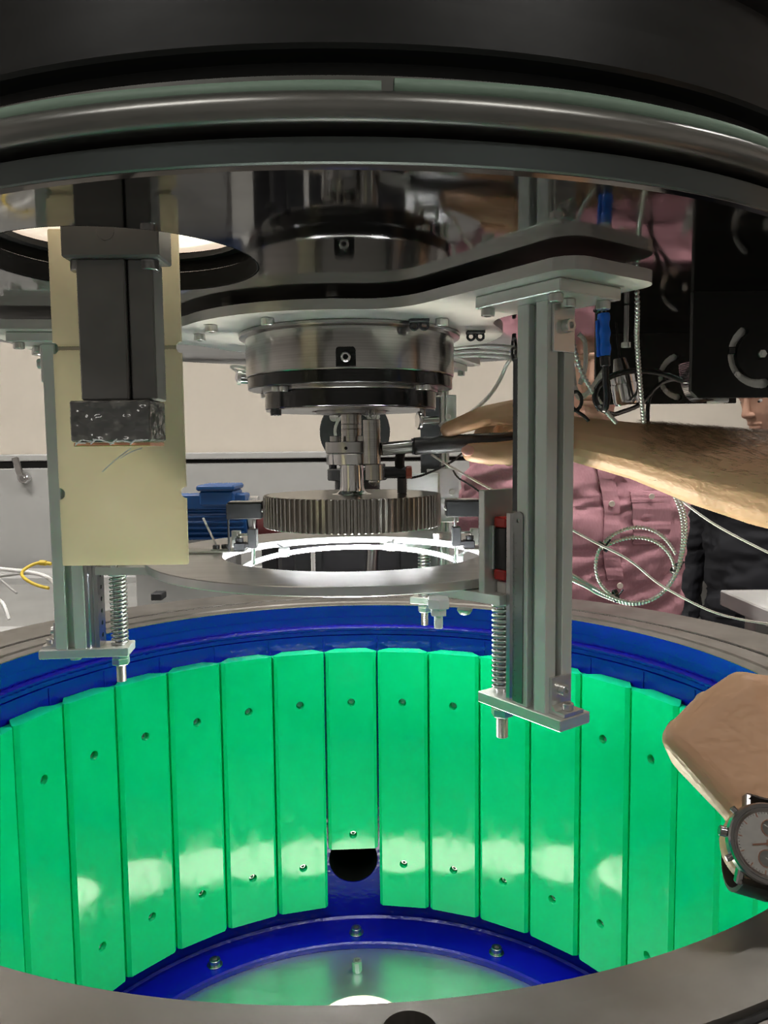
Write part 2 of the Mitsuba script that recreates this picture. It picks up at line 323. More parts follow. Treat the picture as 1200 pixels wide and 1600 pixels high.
part(VES, 'outer_shell', tm(mf(lathe([(.5005, -.331), (.512, -.331), (.512, FLOOR_Z+.002), (.5005, FLOOR_Z+.002)], 128)) - mf(xf(cyl(PORT_R+.007, .42, .60, 48, .0001), align(uA)).apply_translation([0, 0, PORT_Z]))), 'shell_steel', 25, M=A4)
# lining panels
def panel_mesh(z0, z1, holes):
    wi, wo, g, c = math.tan(math.radians(STEP/2)), 0, .0009, .0052
    x0, x1 = .424, .4505
    h0, h1 = x0*wi-g, x1*wi-g
    p = Polygon([(x0, -h0+c), (x0, h0-c), (x0+.0045, h0-.0003), (x1, h1), (x1, -h1), (x0+.0045, -h0+.0003)])
    b = mf(ext(p, z1-z0, z0))
    cut = mf(xf(bx(-.02, .02, -.1, .1, 0, .05, .0001), TR(x1, 0, z1-.004) @ RY(0)))
    # corners of the upper edge cut off, seen as the sloped ends of the top face
    for s in (-1, 1):
        b = b - mf(xf(bx(-.03, .03, -.02, .02, -.004, .02, .0001), TR(x1+.004, s*(h1+.004), z1-.001) @ RZ(s*-40)))
    for z in holes:
        b = b - mf(xf(cyl(.0062, -.002, .014, 20, .0001), align((1, 0, 0), (x0, 0, z))))
        b = b - mf(xf(trimesh.creation.revolve(np.array([[0, -.001], [.0072, -.001], [.0058, .0014], [0, .0014]]), sections=20), align((1, 0, 0), (x0, 0, z))))
    return tm(b)
ZT, ZB = -.331, -.763
P_PANEL = mikit.ply(panel_mesh(ZT-(-ZB+ZT), ZT, (-.4145, -.689)), 'm_green', 20)
P_SHORT = mikit.ply(panel_mesh(-.664, ZT, (-.4145, -.639)), 'm_green', 20)
_ps = tm(mf(cyl(.0050, 0, .006, 18, .0006)) - mf(xf(hexprism(.0026, .01, .01), TR(0, 0, .003))))
P_PSCREW = mikit.ply(_ps, 'm_steel', 30)
for i in range(NP):
    M = A4 @ RZ(A0+STEP*i)
    k = inst(VES, 'lining_panel', P_SHORT if i == 0 else P_PANEL, M, 'green lining panel, the short one above the dark port' if i == 0 else None)
    for z in ((-.4145, -.639) if i == 0 else (-.4145, -.689)): inst(k, 'screw', P_PSCREW, M @ align((-1, 0, 0), (.4372, 0, z)))
labels[VES+'__lining_panel_001'] = {'label': 'tall green plastic lining panel'}
# bottom
br = part(VES, 'bottom_ring', lathe([(.384, -.811), (.384, -.803), (.3865, -.8005), (.448, -.8005), (.4515, -.797), (.4515, -.811)], 160), 'blue', 28, 'blue ring around the bottom plate', M=A4)
for i in range(11):
    a = math.radians(92.8 + i*360/11)
    pos = (AX[0]+.409*math.cos(a), AX[1]+.409*math.sin(a), -.8003)
    inst(br, 'screw', P_SCREW_DARK, TR(*pos) @ SC(.0085))
    part(br, 'washer', xf(cyl(.012, 0, .0018, 20), TR(*pos)), 'steel')
bp = part(VES, 'bottom_plate', cyl(.446, -.84, -.8115, 128, .001), 'floor_alu', 25, 'brushed aluminium bottom plate', M=A4)
cb = atz(558, 1517, -.811)
inst(bp, 'screw', P_SCREW, TR(cb[0], cb[1], -.8115) @ SC(.0075, .0075, .016))
cc = atz(566, 1562, -.806)
WL = thing('work_lamp', 'round glowing work lamp lying on the bottom plate of the vessel', 'lamp')
LM = TR(cc[0], cc[1]-.066, 0)
part(WL, 'housing', lathe([(0, -.8112), (.066, -.8112), (.069, -.8085), (.069, -.8010), (.0662, -.8000), (.0655, -.8025), (0, -.8025)], 64), 'cream_cap', 30, 'cream housing', M=LM)
k = part(WL, 'lens', trimesh.Trimesh(np.vstack([[[0, 0, -.8015]], [[.0653*math.cos(a), .0653*math.sin(a), -.8015] for a in np.arange(48)*2*math.pi/48]]), np.array([[0, 1+i, 1+(i+1) % 48] for i in range(48)]), process=False), 'white_plastic', False, 'glowing lens', M=LM)
scene[k]['emitter'] = {'type': 'area', 'radiance': C(LAMP_POWER, LAMP_POWER*.93, LAMP_POWER*.78)}
for i in range(9):        # the chips under the lens: nine narrow beams
    a, r = i*2*math.pi/8, 0.0 if i == 8 else .050
    o = [cc[0]+r*math.cos(a), cc[1]-.066+r*math.sin(a), -.799]
    scene[f'work_lamp_beam_{i:03d}'] = {'type': 'spot', 'intensity': C(BEAM_POWER/9, BEAM_POWER/9*.92, BEAM_POWER/9*.74), 'cutoff_angle': 38.0, 'beam_width': 22.0, 'to_world': T4().look_at(origin=o, target=[o[0]+.08, o[1]-.14, 0.0], up=[0, 1, 0])}

# ------------------------------------------------------------------ the lid
LID = thing('chamber_head', 'heavy black chamber head with a mirror polished underside above the vessel', 'lid')
LS = .982; TILT = TR(0, 0, -.0015)
L4 = TILT @ A4 @ SC(LS, LS, 1)
PORT = np.array([-.178, .545])
pp = (PORT - AX)/LS
disc = mf(lathe([(0, .1300), (.440, .1300), (.442, .1315), (.442, .1440), (.426, .1447), (0, .1447)], 256)) - mf(xf(cyl(.094, .1, .2, 96), TR(pp[0], pp[1], 0)))
part(LID, 'base_disc', tm(disc), 'lid_mirror', 25, 'mirror polished steel underside', M=L4)
part(LID, 'side_band', lathe([(.4422, .1318), (.4435, .1325), (.4435, .1435), (.4422, .1440)], 256), 'lid_side', 25, 'grey side of the base disc', M=L4)
part(LID, 'seal', lathe([(.39, .1448), (.431, .1448), (.431, .1474), (.39, .1474)], 160), 'black_matt', 25, 'black seal gap', M=L4)
th = np.linspace(-np.pi*.5, np.pi*.5, 9)
part(LID, 'flange', lathe([(.40, .1476), (.4465, .1476)] + [(.4465+.0072*math.cos(a), .1548+.0072*math.sin(a)) for a in th] + [(.440, .1622), (.440, .172), (.40, .172)], 256), 'lid_lip', 40, 'rounded steel lip of the lid flange', M=L4)
nz = lambda a: .0012*np.sin(a*9)+.0006*np.sin(a*23)
for j, (a0, a1, dz) in enumerate([(-265, -85.6, 0.0), (-84.8, 93, .0014)]):
    a = np.radians(np.linspace(a0, a1, 160))
    part(LID, 'edge_trim', sweep(np.stack([(.4455)*np.cos(a), .4455*np.sin(a), .1632+dz+.3*nz(a)], -1), .0044, 8), 'rubber_trim', True, 'greenish rubber edge trim', M=L4)
part(LID, 'upper_ring', lathe([(.40, .1725), (.4325, .1725), (.4325, .181), (.443, .1822), (.445, .184), (.445, .203), (.436, .206), (.436, .24), (.444, .243), (.444, .30), (.40, .30)], 192), 'lid_black', 25, 'dark upper rings of the lid', M=L4)
part(LID, 'cover', lathe([(0, .295), (.399, .295), (.399, .301), (.44, .301), (.44, .33), (.35, .40), (0, .44)], 128), 'lid_black', 25, M=L4)
vp = part(LID, 'viewport_tube', tm(mf(cyl(.103, .1448, .23, 96)) - mf(cyl(.0942, .10, .25, 96))), 'void_black', 30, 'black tube of the viewport', M=TILT @ TR(PORT[0], PORT[1], 0))
part(vp, 'liner', tm(mf(cyl(.0918, .1302, .1440, 96)) - mf(cyl(.0908, .10, .25, 96))), 'void_black', 30, 'black inner edge of the port', M=TILT @ TR(PORT[0], PORT[1], 0))
part(vp, 'ledge', tm(mf(cyl(.0941, .153, .157, 64)) - mf(cyl(.085, .1, .25, 64))), 'black_matt', 30, M=TILT @ TR(PORT[0], PORT[1], 0))
k = part(vp, 'window', xf((np.array([[.0935*math.cos(a), -.0935*math.sin(a), .160] for a in np.arange(48)*2*math.pi/48]), np.array([[0, i, i+1] for i in range(1, 47)])) if False else trimesh.Trimesh(np.array([[.0935*math.cos(a), -.0935*math.sin(a), .160] for a in np.arange(48)*2*math.pi/48]), np.array([[0, i, i+1] for i in range(1, 47)]), process=False), TILT @ TR(PORT[0], PORT[1], 0)), 'white_paint', False, 'lit window pane of the viewport')
scene[k]['emitter'] = {'type': 'area', 'radiance': C(PORT_POWER, PORT_POWER*.80, PORT_POWER*.62)}
part(vp, 'cap', cyl(.101, .2302, .236, 64), 'black_matt', M=TILT @ TR(PORT[0], PORT[1], 0))

# three armed mounting plate under the lid
arm = [affinity.rotate(sbox(0, -.050, .345, .050).buffer(-.02).buffer(.02, 8), a, origin=(0, 0)) for a in (66, 186, 306)]
core = Point(0, 0).buffer(.165, 32)
outline = shapely.union_all([core]+arm).buffer(.06, 12).buffer(-.06, 12)
PZ0, PZ1 = .1135, .1222
MP = thing('mounting_plate', 'three armed aluminium mounting plate bolted under the lid, carrying motor and posts', 'plate')
part(MP, 'plate', xf(ext(outline, PZ1-PZ0, PZ0), TR(PC[0], PC[1], 0)), 'alu', 25)
for a in (30, 100, 150, 220, 270, 340):
    q = PC + .13*np.array([math.cos(math.radians(a)), math.sin(math.radians(a))])
    part(MP, 'spacer', xf(cyl(.008, PZ1, .1282, 20), TR(q[0], q[1], 0)), 'steel')
for (x, y) in ((690, 498), (418, 497), (312, 522), (330, 508)):
    q = atz(x, y, PZ0); screw(MP, (q[0], q[1], PZ0), r=.0058)

# ------------------------------------------------------------------ motor and gear
MO = thing('rotary_motor', 'round steel motor housing with black rings hanging under the mounting plate', 'motor')
part(MO, 'housing', lathe([(0, .0705), (.1052, .0705), (.106, .0715), (.106, .1085), (.112, .1095), (.1125, .1105), (.1125, .1130), (0, .1130)], 160), 'brushed', 25, 'bright turned steel housing', M=A4)
part(MO, 'clamp_ring', lathe([(0, .0585), (.1035, .0585), (.1045, .0595), (.1045, .070), (0, .070)], 128), 'black_gloss', 25, 'black glossy clamp ring', M=A4)
part(MO, 'bright_edge', lathe([(0, .0552), (.089, .0552), (.0895, .0558), (.0895, .0584), (0, .0584)], 128), 'brushed', 25, M=A4)
part(MO, 'lower_disc', lathe([(0, .0385), (.0865, .0385), (.0875, .0395), (.0875, .055), (0, .055)], 128), 'black_gloss', 25, 'black lower disc', M=A4)
part(MO, 'bottom_ring', lathe([(.02, .0345), (.036, .0345), (.036, .0383), (.02, .0383)], 64), 'steel', 25, M=A4)
part(MO, 'bottom_edge', lathe([(.04, .0374), (.0868, .0374), (.0868, .0384), (.04, .0384)], 96), 'brushed', 25, M=A4)
for a in (-45, -135, 15, 165, 75, 105): 
    screw(MO, (AX[0]+.0958*math.cos(math.radians(a)), AX[1]+.0958*math.sin(math.radians(a)), .0584), r=.0042)
for px in (443, 666):
    q = at(px, 606, .73); screw(MO, (q[0], q[1], .0584), r=.0044)
po = part(MO, 'port_plate', xf(ext(sbox(-.0088, -.008, .0088, .0066).union(sbox(-.0088, 0, .0088, .009).buffer(-.003).buffer(.003, 6)), .004, 0), TR(AX[0]+.0005, AX[1]-.1058, .0803) @ RX(90)), 'black_matt', 25, 'black plate with a round fitting')
part(po, 'fitting', xf(lathe([(.0024, 0), (.0045, 0), (.0045, .003), (.0036, .0042), (.0024, .0042)], 24), TR(AX[0]+.0005, AX[1]-.1098, .080) @ RX(90)), 'chrome')
for (x, y, Y) in ((431, 641, .73),):
    part(MO, 'knob', cyl(.0052, .031, .0374, 14), 'black_part', M=TR(*(at(x, y, Y)*[1, 1, 0])))
# black cable clips under the plate
for (x, y) in ((655, 505), (743, 523)):
    q = atz(x, y-6, PZ0); t = thing('cable_clip', 'small black cable clip %s' % ('over the right of the steel motor housing' if x < 700 else 'between the motor and the right front post'), 'clip')
    part(t, 'base', xf(bx(-.009, .009, -.006, .006, -.003, -.0002), TR(q[0], q[1], PZ0)), 'black_part')
    for s in (-1, 1): part(t, 'loop', xf(sweep(np.array([[s*.0045+.0035*math.cos(a), 0, -.0045+.0035*math.sin(a)] for a in np.linspace(0, 2*np.pi, 13)[:-1]]), .0014, 6, True), TR(q[0], q[1], PZ0-.001)), 'black_part')

GW = thing('gear_wheel', 'large steel spur gear on a polished vertical shaft below the motor', 'gear')
NT, RO, RI = 90, .0922, .0880
gp = []
for i in range(NT):
    a0 = 2*np.pi*i/NT
    for f_, r in ((-.30, RI), (-.20, RI+.0008), (-.13, RO-.0004), (-.09, RO), (.09, RO), (.13, RO-.0004), (.20, RI+.0008), (.30, RI)):
        a = a0 + f_*2*np.pi/NT; gp.append((r*math.cos(a), r*math.sin(a)))
mat('gear_steel', (.40, .385, .36), .22, 1.0)
part(GW, 'gear', tm(mf(ext(Polygon(gp), .0325, -.0805)) ^ mf(lathe([(0, -.0805), (RO-.0012, -.0805), (RO+.0005, -.079), (RO+.0005, -.0495), (RO-.0012, -.048), (0, -.048)], 120))), 'gear_steel', 20, 'toothed wheel', M=A4)
part(GW, 'shaft', lathe([(0, -.048), (.021, -.048), (.0165, -.0472), (.0132, -.0445), (.0122, -.040), (.0118, -.018), (0, -.018)], 64), 'chrome', 35, 'polished shaft with a flared foot', M=A4)
part(GW, 'upper_shaft', lathe([(0, .006), (.0104, .006), (.0104, .0185), (.0099, .019), (.0104, .0195), (.0104, .0235), (.0099, .024), (.0104, .0245), (.0104, .038), (0, .038)], 48), 'brushed', 30, M=A4)
part(GW, 'collar', lathe([(0, -.0055), (.0265, -.0055), (.027, -.005), (.027, .0055), (.0265, .006), (0, .006)], 64), 'steel', 30, 'dark upper collar', M=A4)
part(GW, 'lower_collar', lathe([(0, -.0175), (.0262, -.0175), (.0265, -.017), (.0265, -.0065), (.0262, -.006), (0, -.006)], 64), 'chrome', 30, 'bright lower collar', M=A4)
part(GW, 'set_screw_hole', xf(cyl(.0016, 0, .0006, 14), align((-.1, -1, 0), (AX[0]-.0045, AX[1]-.0267, -.0005))), 'black_matt')
for a, z in ((-150, .006), (-50, .006), (60, .006)):
    screw(GW, (AX[0]+.019*math.cos(math.radians(a)), AX[1]+.019*math.sin(math.radians(a)), z), (0, 0, 1), .0052, P_SCREW_DARK)
# vertical plunger pin on the collar
q = at(581, 690, .765); PX, PY = q[0], q[1]
t = thing('plunger_pin', 'upright steel plunger pin clamped beside the shaft collar, where the tool rod enters', 'pin')
part(t, 'sleeve', cyl(.0086, -.0165, .0275, 40), 'brushed', M=TR(PX, PY, 0))
part(t, 'lower_sleeve', cyl(.0088, -.0325, -.0168, 40), 'gear_steel', M=TR(PX+.002, PY, 0))
part(t, 'tip', lathe([(0, -.0385), (.0025, -.038), (.0058, -.0345), (.0058, -.0326), (0, -.0326)], 24), 'brushed', 40, M=TR(PX+.002, PY, 0))
for i in range(5):
    x = PX-.004+.002*i
    part(t, 'lead', wire([(x, PY, .0270), (x+.0006*(i-2), PY+.001, .032), (x+.001*(i-2), PY+.004, .0382)], .0005, 12, 5), 'cable_white' if i % 2 else 'cable_grey')
# probe with a red sleeve beside the shaft
q = at(628, 738, .80)
t = thing('sensor_probe', 'black sensor probe with a red sleeve standing over the gear beside the shaft', 'sensor')
part(t, 'body', xf(cyl(.0062, -.0165, .006, 24), align((1, 0, 0), q+np.array([-.002, 0, 0]))), 'black_part')
part(t, 'sleeve', xf(cyl(.0066, 0, .006, 24), align((1, 0, 0), q+np.array([.0042, 0, 0]))), 'copper_red')
part(t, 'stem', between(q+np.array([.0, 0, -.006]), q+np.array([0, 0, -.0216]), .005, 18), 'black_part')
part(t, 'boot', wire([q+np.array([-.002, 0, .004]), q+np.array([-.002, 0, .016]), q+np.array([.002, .003, .028])], .0052, 16, 10), 'black_matt')
# small temperature gauge right of the motor
q = at(655, 657, .765)
t = thing('hose_barb', 'small steel hose barb with a round disc hanging under the right of the motor', 'fitting')
part(t, 'disc', lathe([(0, -.002), (.008, -.002), (.009, -.001), (.009, .001), (.008, .002), (0, .002)], 28), 'chrome', M=align((1, .25, 0), q))
part(t, 'spout', between(q+np.array([.002, 0, 0]), q+np.array([.0195, .004, 0]), .0042, 20), 'brushed')
part(t, 'stem', between(q+np.array([.004, .012, .004]), (q[0]+.004, q[1]+.012, .0374), .003, 14), 'steel')
part(t, 'link', between(q+np.array([.003, .0, .0]), q+np.array([.004, .012, .005]), .0028, 14), 'steel')

# ------------------------------------------------------------------ three posts
s = .015; sl = .0042
pr = sbox(-s, -s, s, s).buffer(-.001).buffer(.001, 4)
for a in range(4):
    pr = pr.difference(affinity.rotate(sbox(s-.0045, -sl+.0008, s+.01, sl-.0008).union(sbox(s-.0085, -.0058, s-.0045, .0058)).union(Polygon([(s-.0006, -sl+.0008), (s+.001, -sl-.0008), (s+.001, sl+.0008), (s-.0006, sl-.0008)])), 90*a, origin=(0, 0)))
pr = pr.difference(Point(0, 0).buffer(.003, 6))
POST_R, ZPL = .274, -.2005
P_PROFILE = mikit.ply(ext(pr, .104-ZPL, ZPL), 'm_anodised', 20)
def Lbracket(w, a, b, th, r=.0035):
    """An angle bracket: foot of length a along +x, upright of height b along +z, width w along y."""
    q = Polygon([(0, 0), (a, 0), (a, th), (th+r, th), (th, th+r), (th, b), (0, b)])
    return xf(ext(q, w, -w/2), np.array([[1, 0, 0, 0], [0, 0, -1, 0], [0, 1, 0, 0], [0, 0, 0, 1.0]]))
# spring, rod, nuts
P_SPRING = mikit.ply(coil(.0078, .00125, -.1995, -.128, 17), 'm_steel', True)
P_ROD = mikit.ply(cat(cyl(.0052, -.212, -.116, 24), thread(.0050, -.240, -.212)), 'm_chrome', 35)
which = {306: 'right front post', 186: 'left post behind the sheet', 66: 'rear post'}
for ang in (306, 186, 66):
    Fm = frame(ang) @ TR(.0055, 0, 0); w = which[ang]
    PT = thing('support_post', {306: 'slotted aluminium support post in front at the right, with a steel rail along it', 186: 'slotted aluminium support post at the left, mostly behind the cream sheet', 66: 'slotted aluminium support post at the back, right of the motor'}[ang], 'post')
    inst(PT, 'profile', P_PROFILE, Fm @ TR(POST_R, 0, 0), 'slotted aluminium profile')
    k = part(PT, 'clamp_block', bx(.232, .316, -.033, .033, .1042, PZ0-.0002, .0008), 'alu', 20, M=Fm)
    for (x, y) in ((.240, -.027), (.240, .027), (.307, -.027), (.307, .024), (.2985, -.004)): inst(k, 'screw', P_SCREW, Fm @ align((0, 0, -1), (x, y, .1042)) @ SC(.0052))
    rl = part(PT, 'rail', ext(Polygon([(.2462, -.0128), (.2500, -.0128), (.2520, -.0114), (.2545, -.0114), (.2560, -.0128), (.2588, -.0128), (.2588, .0128), (.2560, .0128), (.2545, .0114), (.2520, .0114), (.2500, .0128), (.2462, .0128)]), -.052-ZPL, ZPL), 'steel', 20, 'ground steel guide rail', M=Fm)
    for z in np.arange(-.19, -.06, .0125): part(rl, 'hole', xf(cyl(.0022, 0, .0004, 12), Fm @ align((-1, 0, 0), (.2462, 0, z))), 'black_matt')
    part(PT, 'upper_strip', bx(.2532, .2588, -.0138, .0138, -.050, .066, .0004), 'black_part', 20, 'dark strip above the rail', M=Fm)
    k = part(PT, 'foot_plate', bx(.2175, .3055, -.0168, .0168, ZPL-.0092, ZPL-.0002, .0007), 'alu', 20, 'aluminium foot plate', M=Fm)
    inst(k, 'screw', P_SCREW, Fm @ align((0, 0, -1), (POST_R, 0, ZPL-.0092)) @ SC(.0058, .0058, .0045))
    br = part(PT, 'angle_bracket', Lbracket(.021, .0150, .027, .0026), 'zinc', 20, 'zinc plated angle bracket', M=Fm @ TR(POST_R+s+.0002, 0, ZPL))
    inst(br, 'screw', P_SCREW, Fm @ align((1, 0, 0), (POST_R+s+.0028, 0, ZPL+.0165)) @ SC(.0045))
    inst(br, 'screw', P_SCREW, Fm @ align((0, 0, 1), (POST_R+s+.0092, 0, ZPL+.0028)) @ SC(.0044))
    br = part(PT, 'upper_bracket', bx(POST_R+s+.0002, POST_R+s+.0028, -.0115, .0115, .068, .1040, .0005), 'zinc', 20, 'upper bracket with a cap screw', M=Fm)
    inst(br, 'screw', P_SCREW, Fm @ align((1, 0, 0), (POST_R+s+.0028, .001, .0865)) @ SC(.0050))
    # spring loaded rod
    SP = thing('spring_rod', 'steel rod in a coil spring under the carriage of the ' + w, 'spring')
    inst(SP, 'rod', P_ROD, Fm @ TR(.2290, 0, 0), 'chromed rod with a threaded end')
    inst(SP, 'coil_spring', P_SPRING, Fm @ TR(.2290, 0, 0), 'dark coil spring')
    inst(SP, 'nut', P_NUT, Fm @ align((0, 0, -1), (.2290, 0, ZPL-.0140)) @ SC(.0092))
    part(SP, 'lower_washer', lathe([(.0054, ZPL-.0139), (.0086, ZPL-.0139), (.0086, ZPL-.0094), (.0054, ZPL-.0094)], 24), 'zinc', M=Fm @ TR(.2290, 0, 0))
    part(SP, 'washer', lathe([(.0054, -.1285), (.009, -.1285), (.009, -.1262), (.0054, -.1262)], 24), 'nylon', M=Fm @ TR(.2290, 0, 0))
    if ang == 306:
        RU = thing('steel_ruler', 'dark steel ruler with a rounded top fixed along the edge of the right front post', 'ruler')
        rp = sbox(.2563, -.197, .2668, -.050).buffer(-.004).buffer(.004, 6).union(sbox(.2563, -.1985, .2668, -.18)).difference(Point(.2616, -.0570).buffer(.0015, 8))
        RM = Fm @ np.array([[1, 0, 0, 0], [0, 0, -1, -.0152], [0, 1, 0, 0], [0, 0, 0, 1.0]])
        part(RU, 'blade', ext(rp, .0009), 'ruler', 20, M=RM)
        tk = [cbx((.2563+.0004+(.0035 if i % 10 == 0 else .0022 if i % 5 == 0 else .0013)/2, -.194+.001*i, .00092), ((.0035 if i % 10 == 0 else .0022 if i % 5 == 0 else .0013), .0003, .0001), .00002) for i in range(128)]
        part(RU, 'scale', cat(*tk), 'void_black', False, 'fine black scale', kind='stuff', M=RM)
    # carriage
    CA = thing('linear_carriage', 'black slide carriage with red caps on the ' + w, 'carriage')
    part(CA, 'block', bx(.2332, .2460, -.0135, .0135, -.0975, -.064, .0008), 'black_gloss', 20, 'black carriage block', M=Fm)
    for z0, z1 in ((-.0640, -.0555), (-.1060, -.0975)): part(CA, 'end_cap', bx(.2328, .2460, -.014, .014, z0+.0001, z1-.0001, .0012), 'red', 20, 'red end cap', M=Fm)
    part(CA, 'side_rib', bx(.2310, .2330, -.0145, .0145, -.098, -.063, .0004), 'anodised', 20, M=Fm)
    part(CA, 'back_plate', bx(.2242, .2308, -.022, .022, -.1238, -.0345, .0006), 'alu', 20, 'upright aluminium plate', M=Fm)
    part(CA, 'nut_block', bx(.2312, .2420, -.009, .009, -.1195, -.108, .0008), 'white_plastic', 20, M=Fm)
    part(CA, 'ring_arm', ext(Polygon([(.125, -.012), (.16, -.034), (.246, -.020), (.246, .020), (.16, .034), (.125, .012)]).difference(Point(.2290, 0).buffer(.0054, 6)), .0078, -.1242-.0004), 'alu', 20, 'arm plate under the ring', M=Fm)

# ------------------------------------------------------------------ support ring with light
RG = thing('support_ring', 'flat aluminium ring hanging around and below the gear', 'ring')
part(RG, 'ring', lathe([(.1342, -.1160), (.1342, -.1086), (.1348, -.1080), (.2082, -.1080), (.2088, -.1086), (.2088, -.1154), (.2082, -.1160)], 192), 'ring_alu', 25, M=A4)
for i, (x, y) in enumerate(((685, 934),)):
    q = atz(x, y, -.1168)
    t = thing('nylon_screw', 'translucent white nylon screw and nut under the right of the ring', 'screw')
    part(t, 'head', xf(hexprism(.0092, .0085), align((0, 0, -1), (q[0], q[1], -.1165))), 'nylon', False)
    part(t, 'nut', xf(hexprism(.0066, .0055), align((0, 0, -1), (q[0], q[1], -.1252))), 'nylon', False)
    part(t, 'thread', xf(thread(.0036, 0, .010), align((0, 0, -1), (q[0], q[1], -.1308))), 'nylon', 35)
    q2 = (q[0]+.0105, q[1]-.018); 
    single('cap_nut', trimesh.creation.revolve(np.array([[0, 0], [.006, 0], [.006, -.0012], [.004, -.0042], [0, -.0055]]), sections=20), 'zinc', 'small domed nut under the ring arm beside the nylon screw', 'nut', M=TR(q[0]+.020, q[1]-.004, -.1247), smooth=40)
# LED strip: clipped up under the far edge, sagging towards the camera
LE = thing('led_ring_light', 'glowing white LED strip looping inside the opening under the support ring', 'LED strip')
ts = np.linspace(0, 2*np.pi, 24, endpoint=False)
pts = []
for a in ts:
    far = .5+.5*math.sin(a)          # 1 at the far side
    r = .112 + .012*far
    pts.append((AX[0]+r*math.cos(a), AX[1]+r*math.sin(a), -.1325 + .0125*far**1.6))
LEDP = spline(pts, 160, True)
k = part(LE, 'strip', sweep(LEDP, .0030, 8, True), 'white_plastic', True, 'glowing tube')
scene[k]['emitter'] = {'type': 'area', 'radiance': C(LED_POWER, LED_POWER*.99, LED_POWER*1.0)}
for a in (72, 138, 20):
    i = int((a % 360)/360*160); q = LEDP[i]; 
    part(LE, 'clip', xf(cbx((0, 0, .0022), (.0085, .012, .0115), .0015), TR(*q) @ RZ(a)), 'nylon', False, 'clear clip')
    u_ = np.array([math.cos(math.radians(a)), math.sin(math.radians(a)), 0]); part(LE, 'clip_hook', between(q+np.array([0, 0, .006]), q+u_*.016+np.array([0, 0, .0068+max(0, -.118-q[2])]), .0016, 8), 'nylon')

# optical sensor brackets left and right of the gear
for sgn, wd in ((-1, 'left'), (1, 'right')):
    c = at(413 if sgn < 0 else 694, 800, .80); x = lambda v: c[0]+sgn*v
    t = thing('sensor_bracket', f'black sensor bracket with a block and thin rods at the {wd} edge of the gear', 'sensor bracket')
    def sb(name, x0, x1, y0, y1, z0, z1, m, **k): return part(t, name, bx(min(x(x0), x(x1)), max(x(x0), x(x1)), y0, y1, z0, z1, .0007), m, 20, **k)
    sb('head', .0015, .0375, .788, .812, -.0722, -.0562, 'sensor_black')
    sb('cover', .001, .036, .7885, .8115, -.0560, -.0545, 'black_gloss')
    for yy in (.793, .807): part(t, 'lens', xf(cyl(.002, -.002, .0014, 12), align((-sgn, 0, 0), (x(.0015), yy, -.064))), 'chrome')
    part(t, 'rod', between((x(.0358), .79, -.0722), (x(.0358), .79, -.1055), .0012, 10), 'sensor_black')
    part(t, 'rod', between((x(.0115), .80, -.0722), (x(.0115), .80, -.084), .0016, 10), 'steel')
    sb('block', .0080, .0170, .793, .807, -.1035, -.0835, 'sensor_black')
    part(t, 'side_screw', between((x(.017), .80, -.0895), (x(.0275), .80, -.0895), .0013, 10), 'zinc')
    part(t, 'side_screw_head', between((x(.0275), .80, -.0895), (x(.0295), .80, -.0895), .0029, 16), 'zinc')
    part(t, 'threaded_rod', thread(.0022, -.1215, -.1036), 'zinc', 35, M=TR(x(.0125), .80, 0))
    k = sb('clamp', .020, .031, .790, .806, -.1055, -.0975, 'sensor_black')
    inst(k, 'screw', P_SCREW_BLACK, TR(x(.0262), .797, -.0975) @ SC(.0042))
    sb('foot_bar', .020, .100, .789, .815, -.1078, -.1056, 'alu')
    part(t, 'tie_plate', bx(min(x(.016), x(.022)), max(x(.016), x(.022)), .793, .806, -.1030, -.0985, .0005), 'sensor_black')
    part(t, 'stand_plate', bx(min(x(.030), x(.040)), max(x(.030), x(.040)), .824, .828, -.1056, -.088, .0005), 'anodised')
# zip tie tail on two black screws on the left foot
q = at(340, 853, .80)
t = thing('cable_tie_mount', 'white cable tie tail sticking up from two black screws left of the gear', 'cable tie')
part(t, 'tail', xf(cbx((0, 0, .0165), (.0022, .0010, .033), .0003), TR(q[0]-.001, q[1], -.1015) @ RY(-24)), 'white_plastic', False)
for dx in (-.0015, .0068):
    p_ = TR(q[0]+dx, q[1]+.004*(dx > 0), -.1056); part(t, 'washer', xf(cyl(.0062, 0, .0012, 20), p_), 'zinc'); inst(t, 'screw', P_SCREW_BLACK, p_ @ TR(0, 0, .0012) @ SC(.0036))
# rear aluminium plate on the back post
q0, q1 = at(667, 733, 1.02), at(712, 800, 1.02)
t = thing('mounting_flag', 'square aluminium plate at the back, right of the gear, on the rear post', 'plate')
part(t, 'plate', bx(q0[0], q1[0]+.004, 1.018, 1.024, -.100, q0[2], .0006), 'ring_alu', 20)
for (x, y) in ((706, 769), (692, 783)): screw(t, at(x, y, 1.018), (0, -1, 0), .0042)
q = at(684, 832, .90); screw(RG, (q[0], q[1], -.108), (0, 0, 1), .006); 
q0 = at(735, 600, 1.0)
t = thing('bracket_plate', 'slim grey bracket plate with a bolt on the rear post beside the white cable', 'plate')
part(t, 'plate', bx(*sorted((at(697, 650, 1.03)[0], at(713, 650, 1.03)[0])), 1.03, 1.034, at(700, 700, 1.03)[2], at(700, 617, 1.03)[2], .0006), 'anodised', 20)
screw(t, at(700, 651, 1.03), (0, -1, 0), .0040)

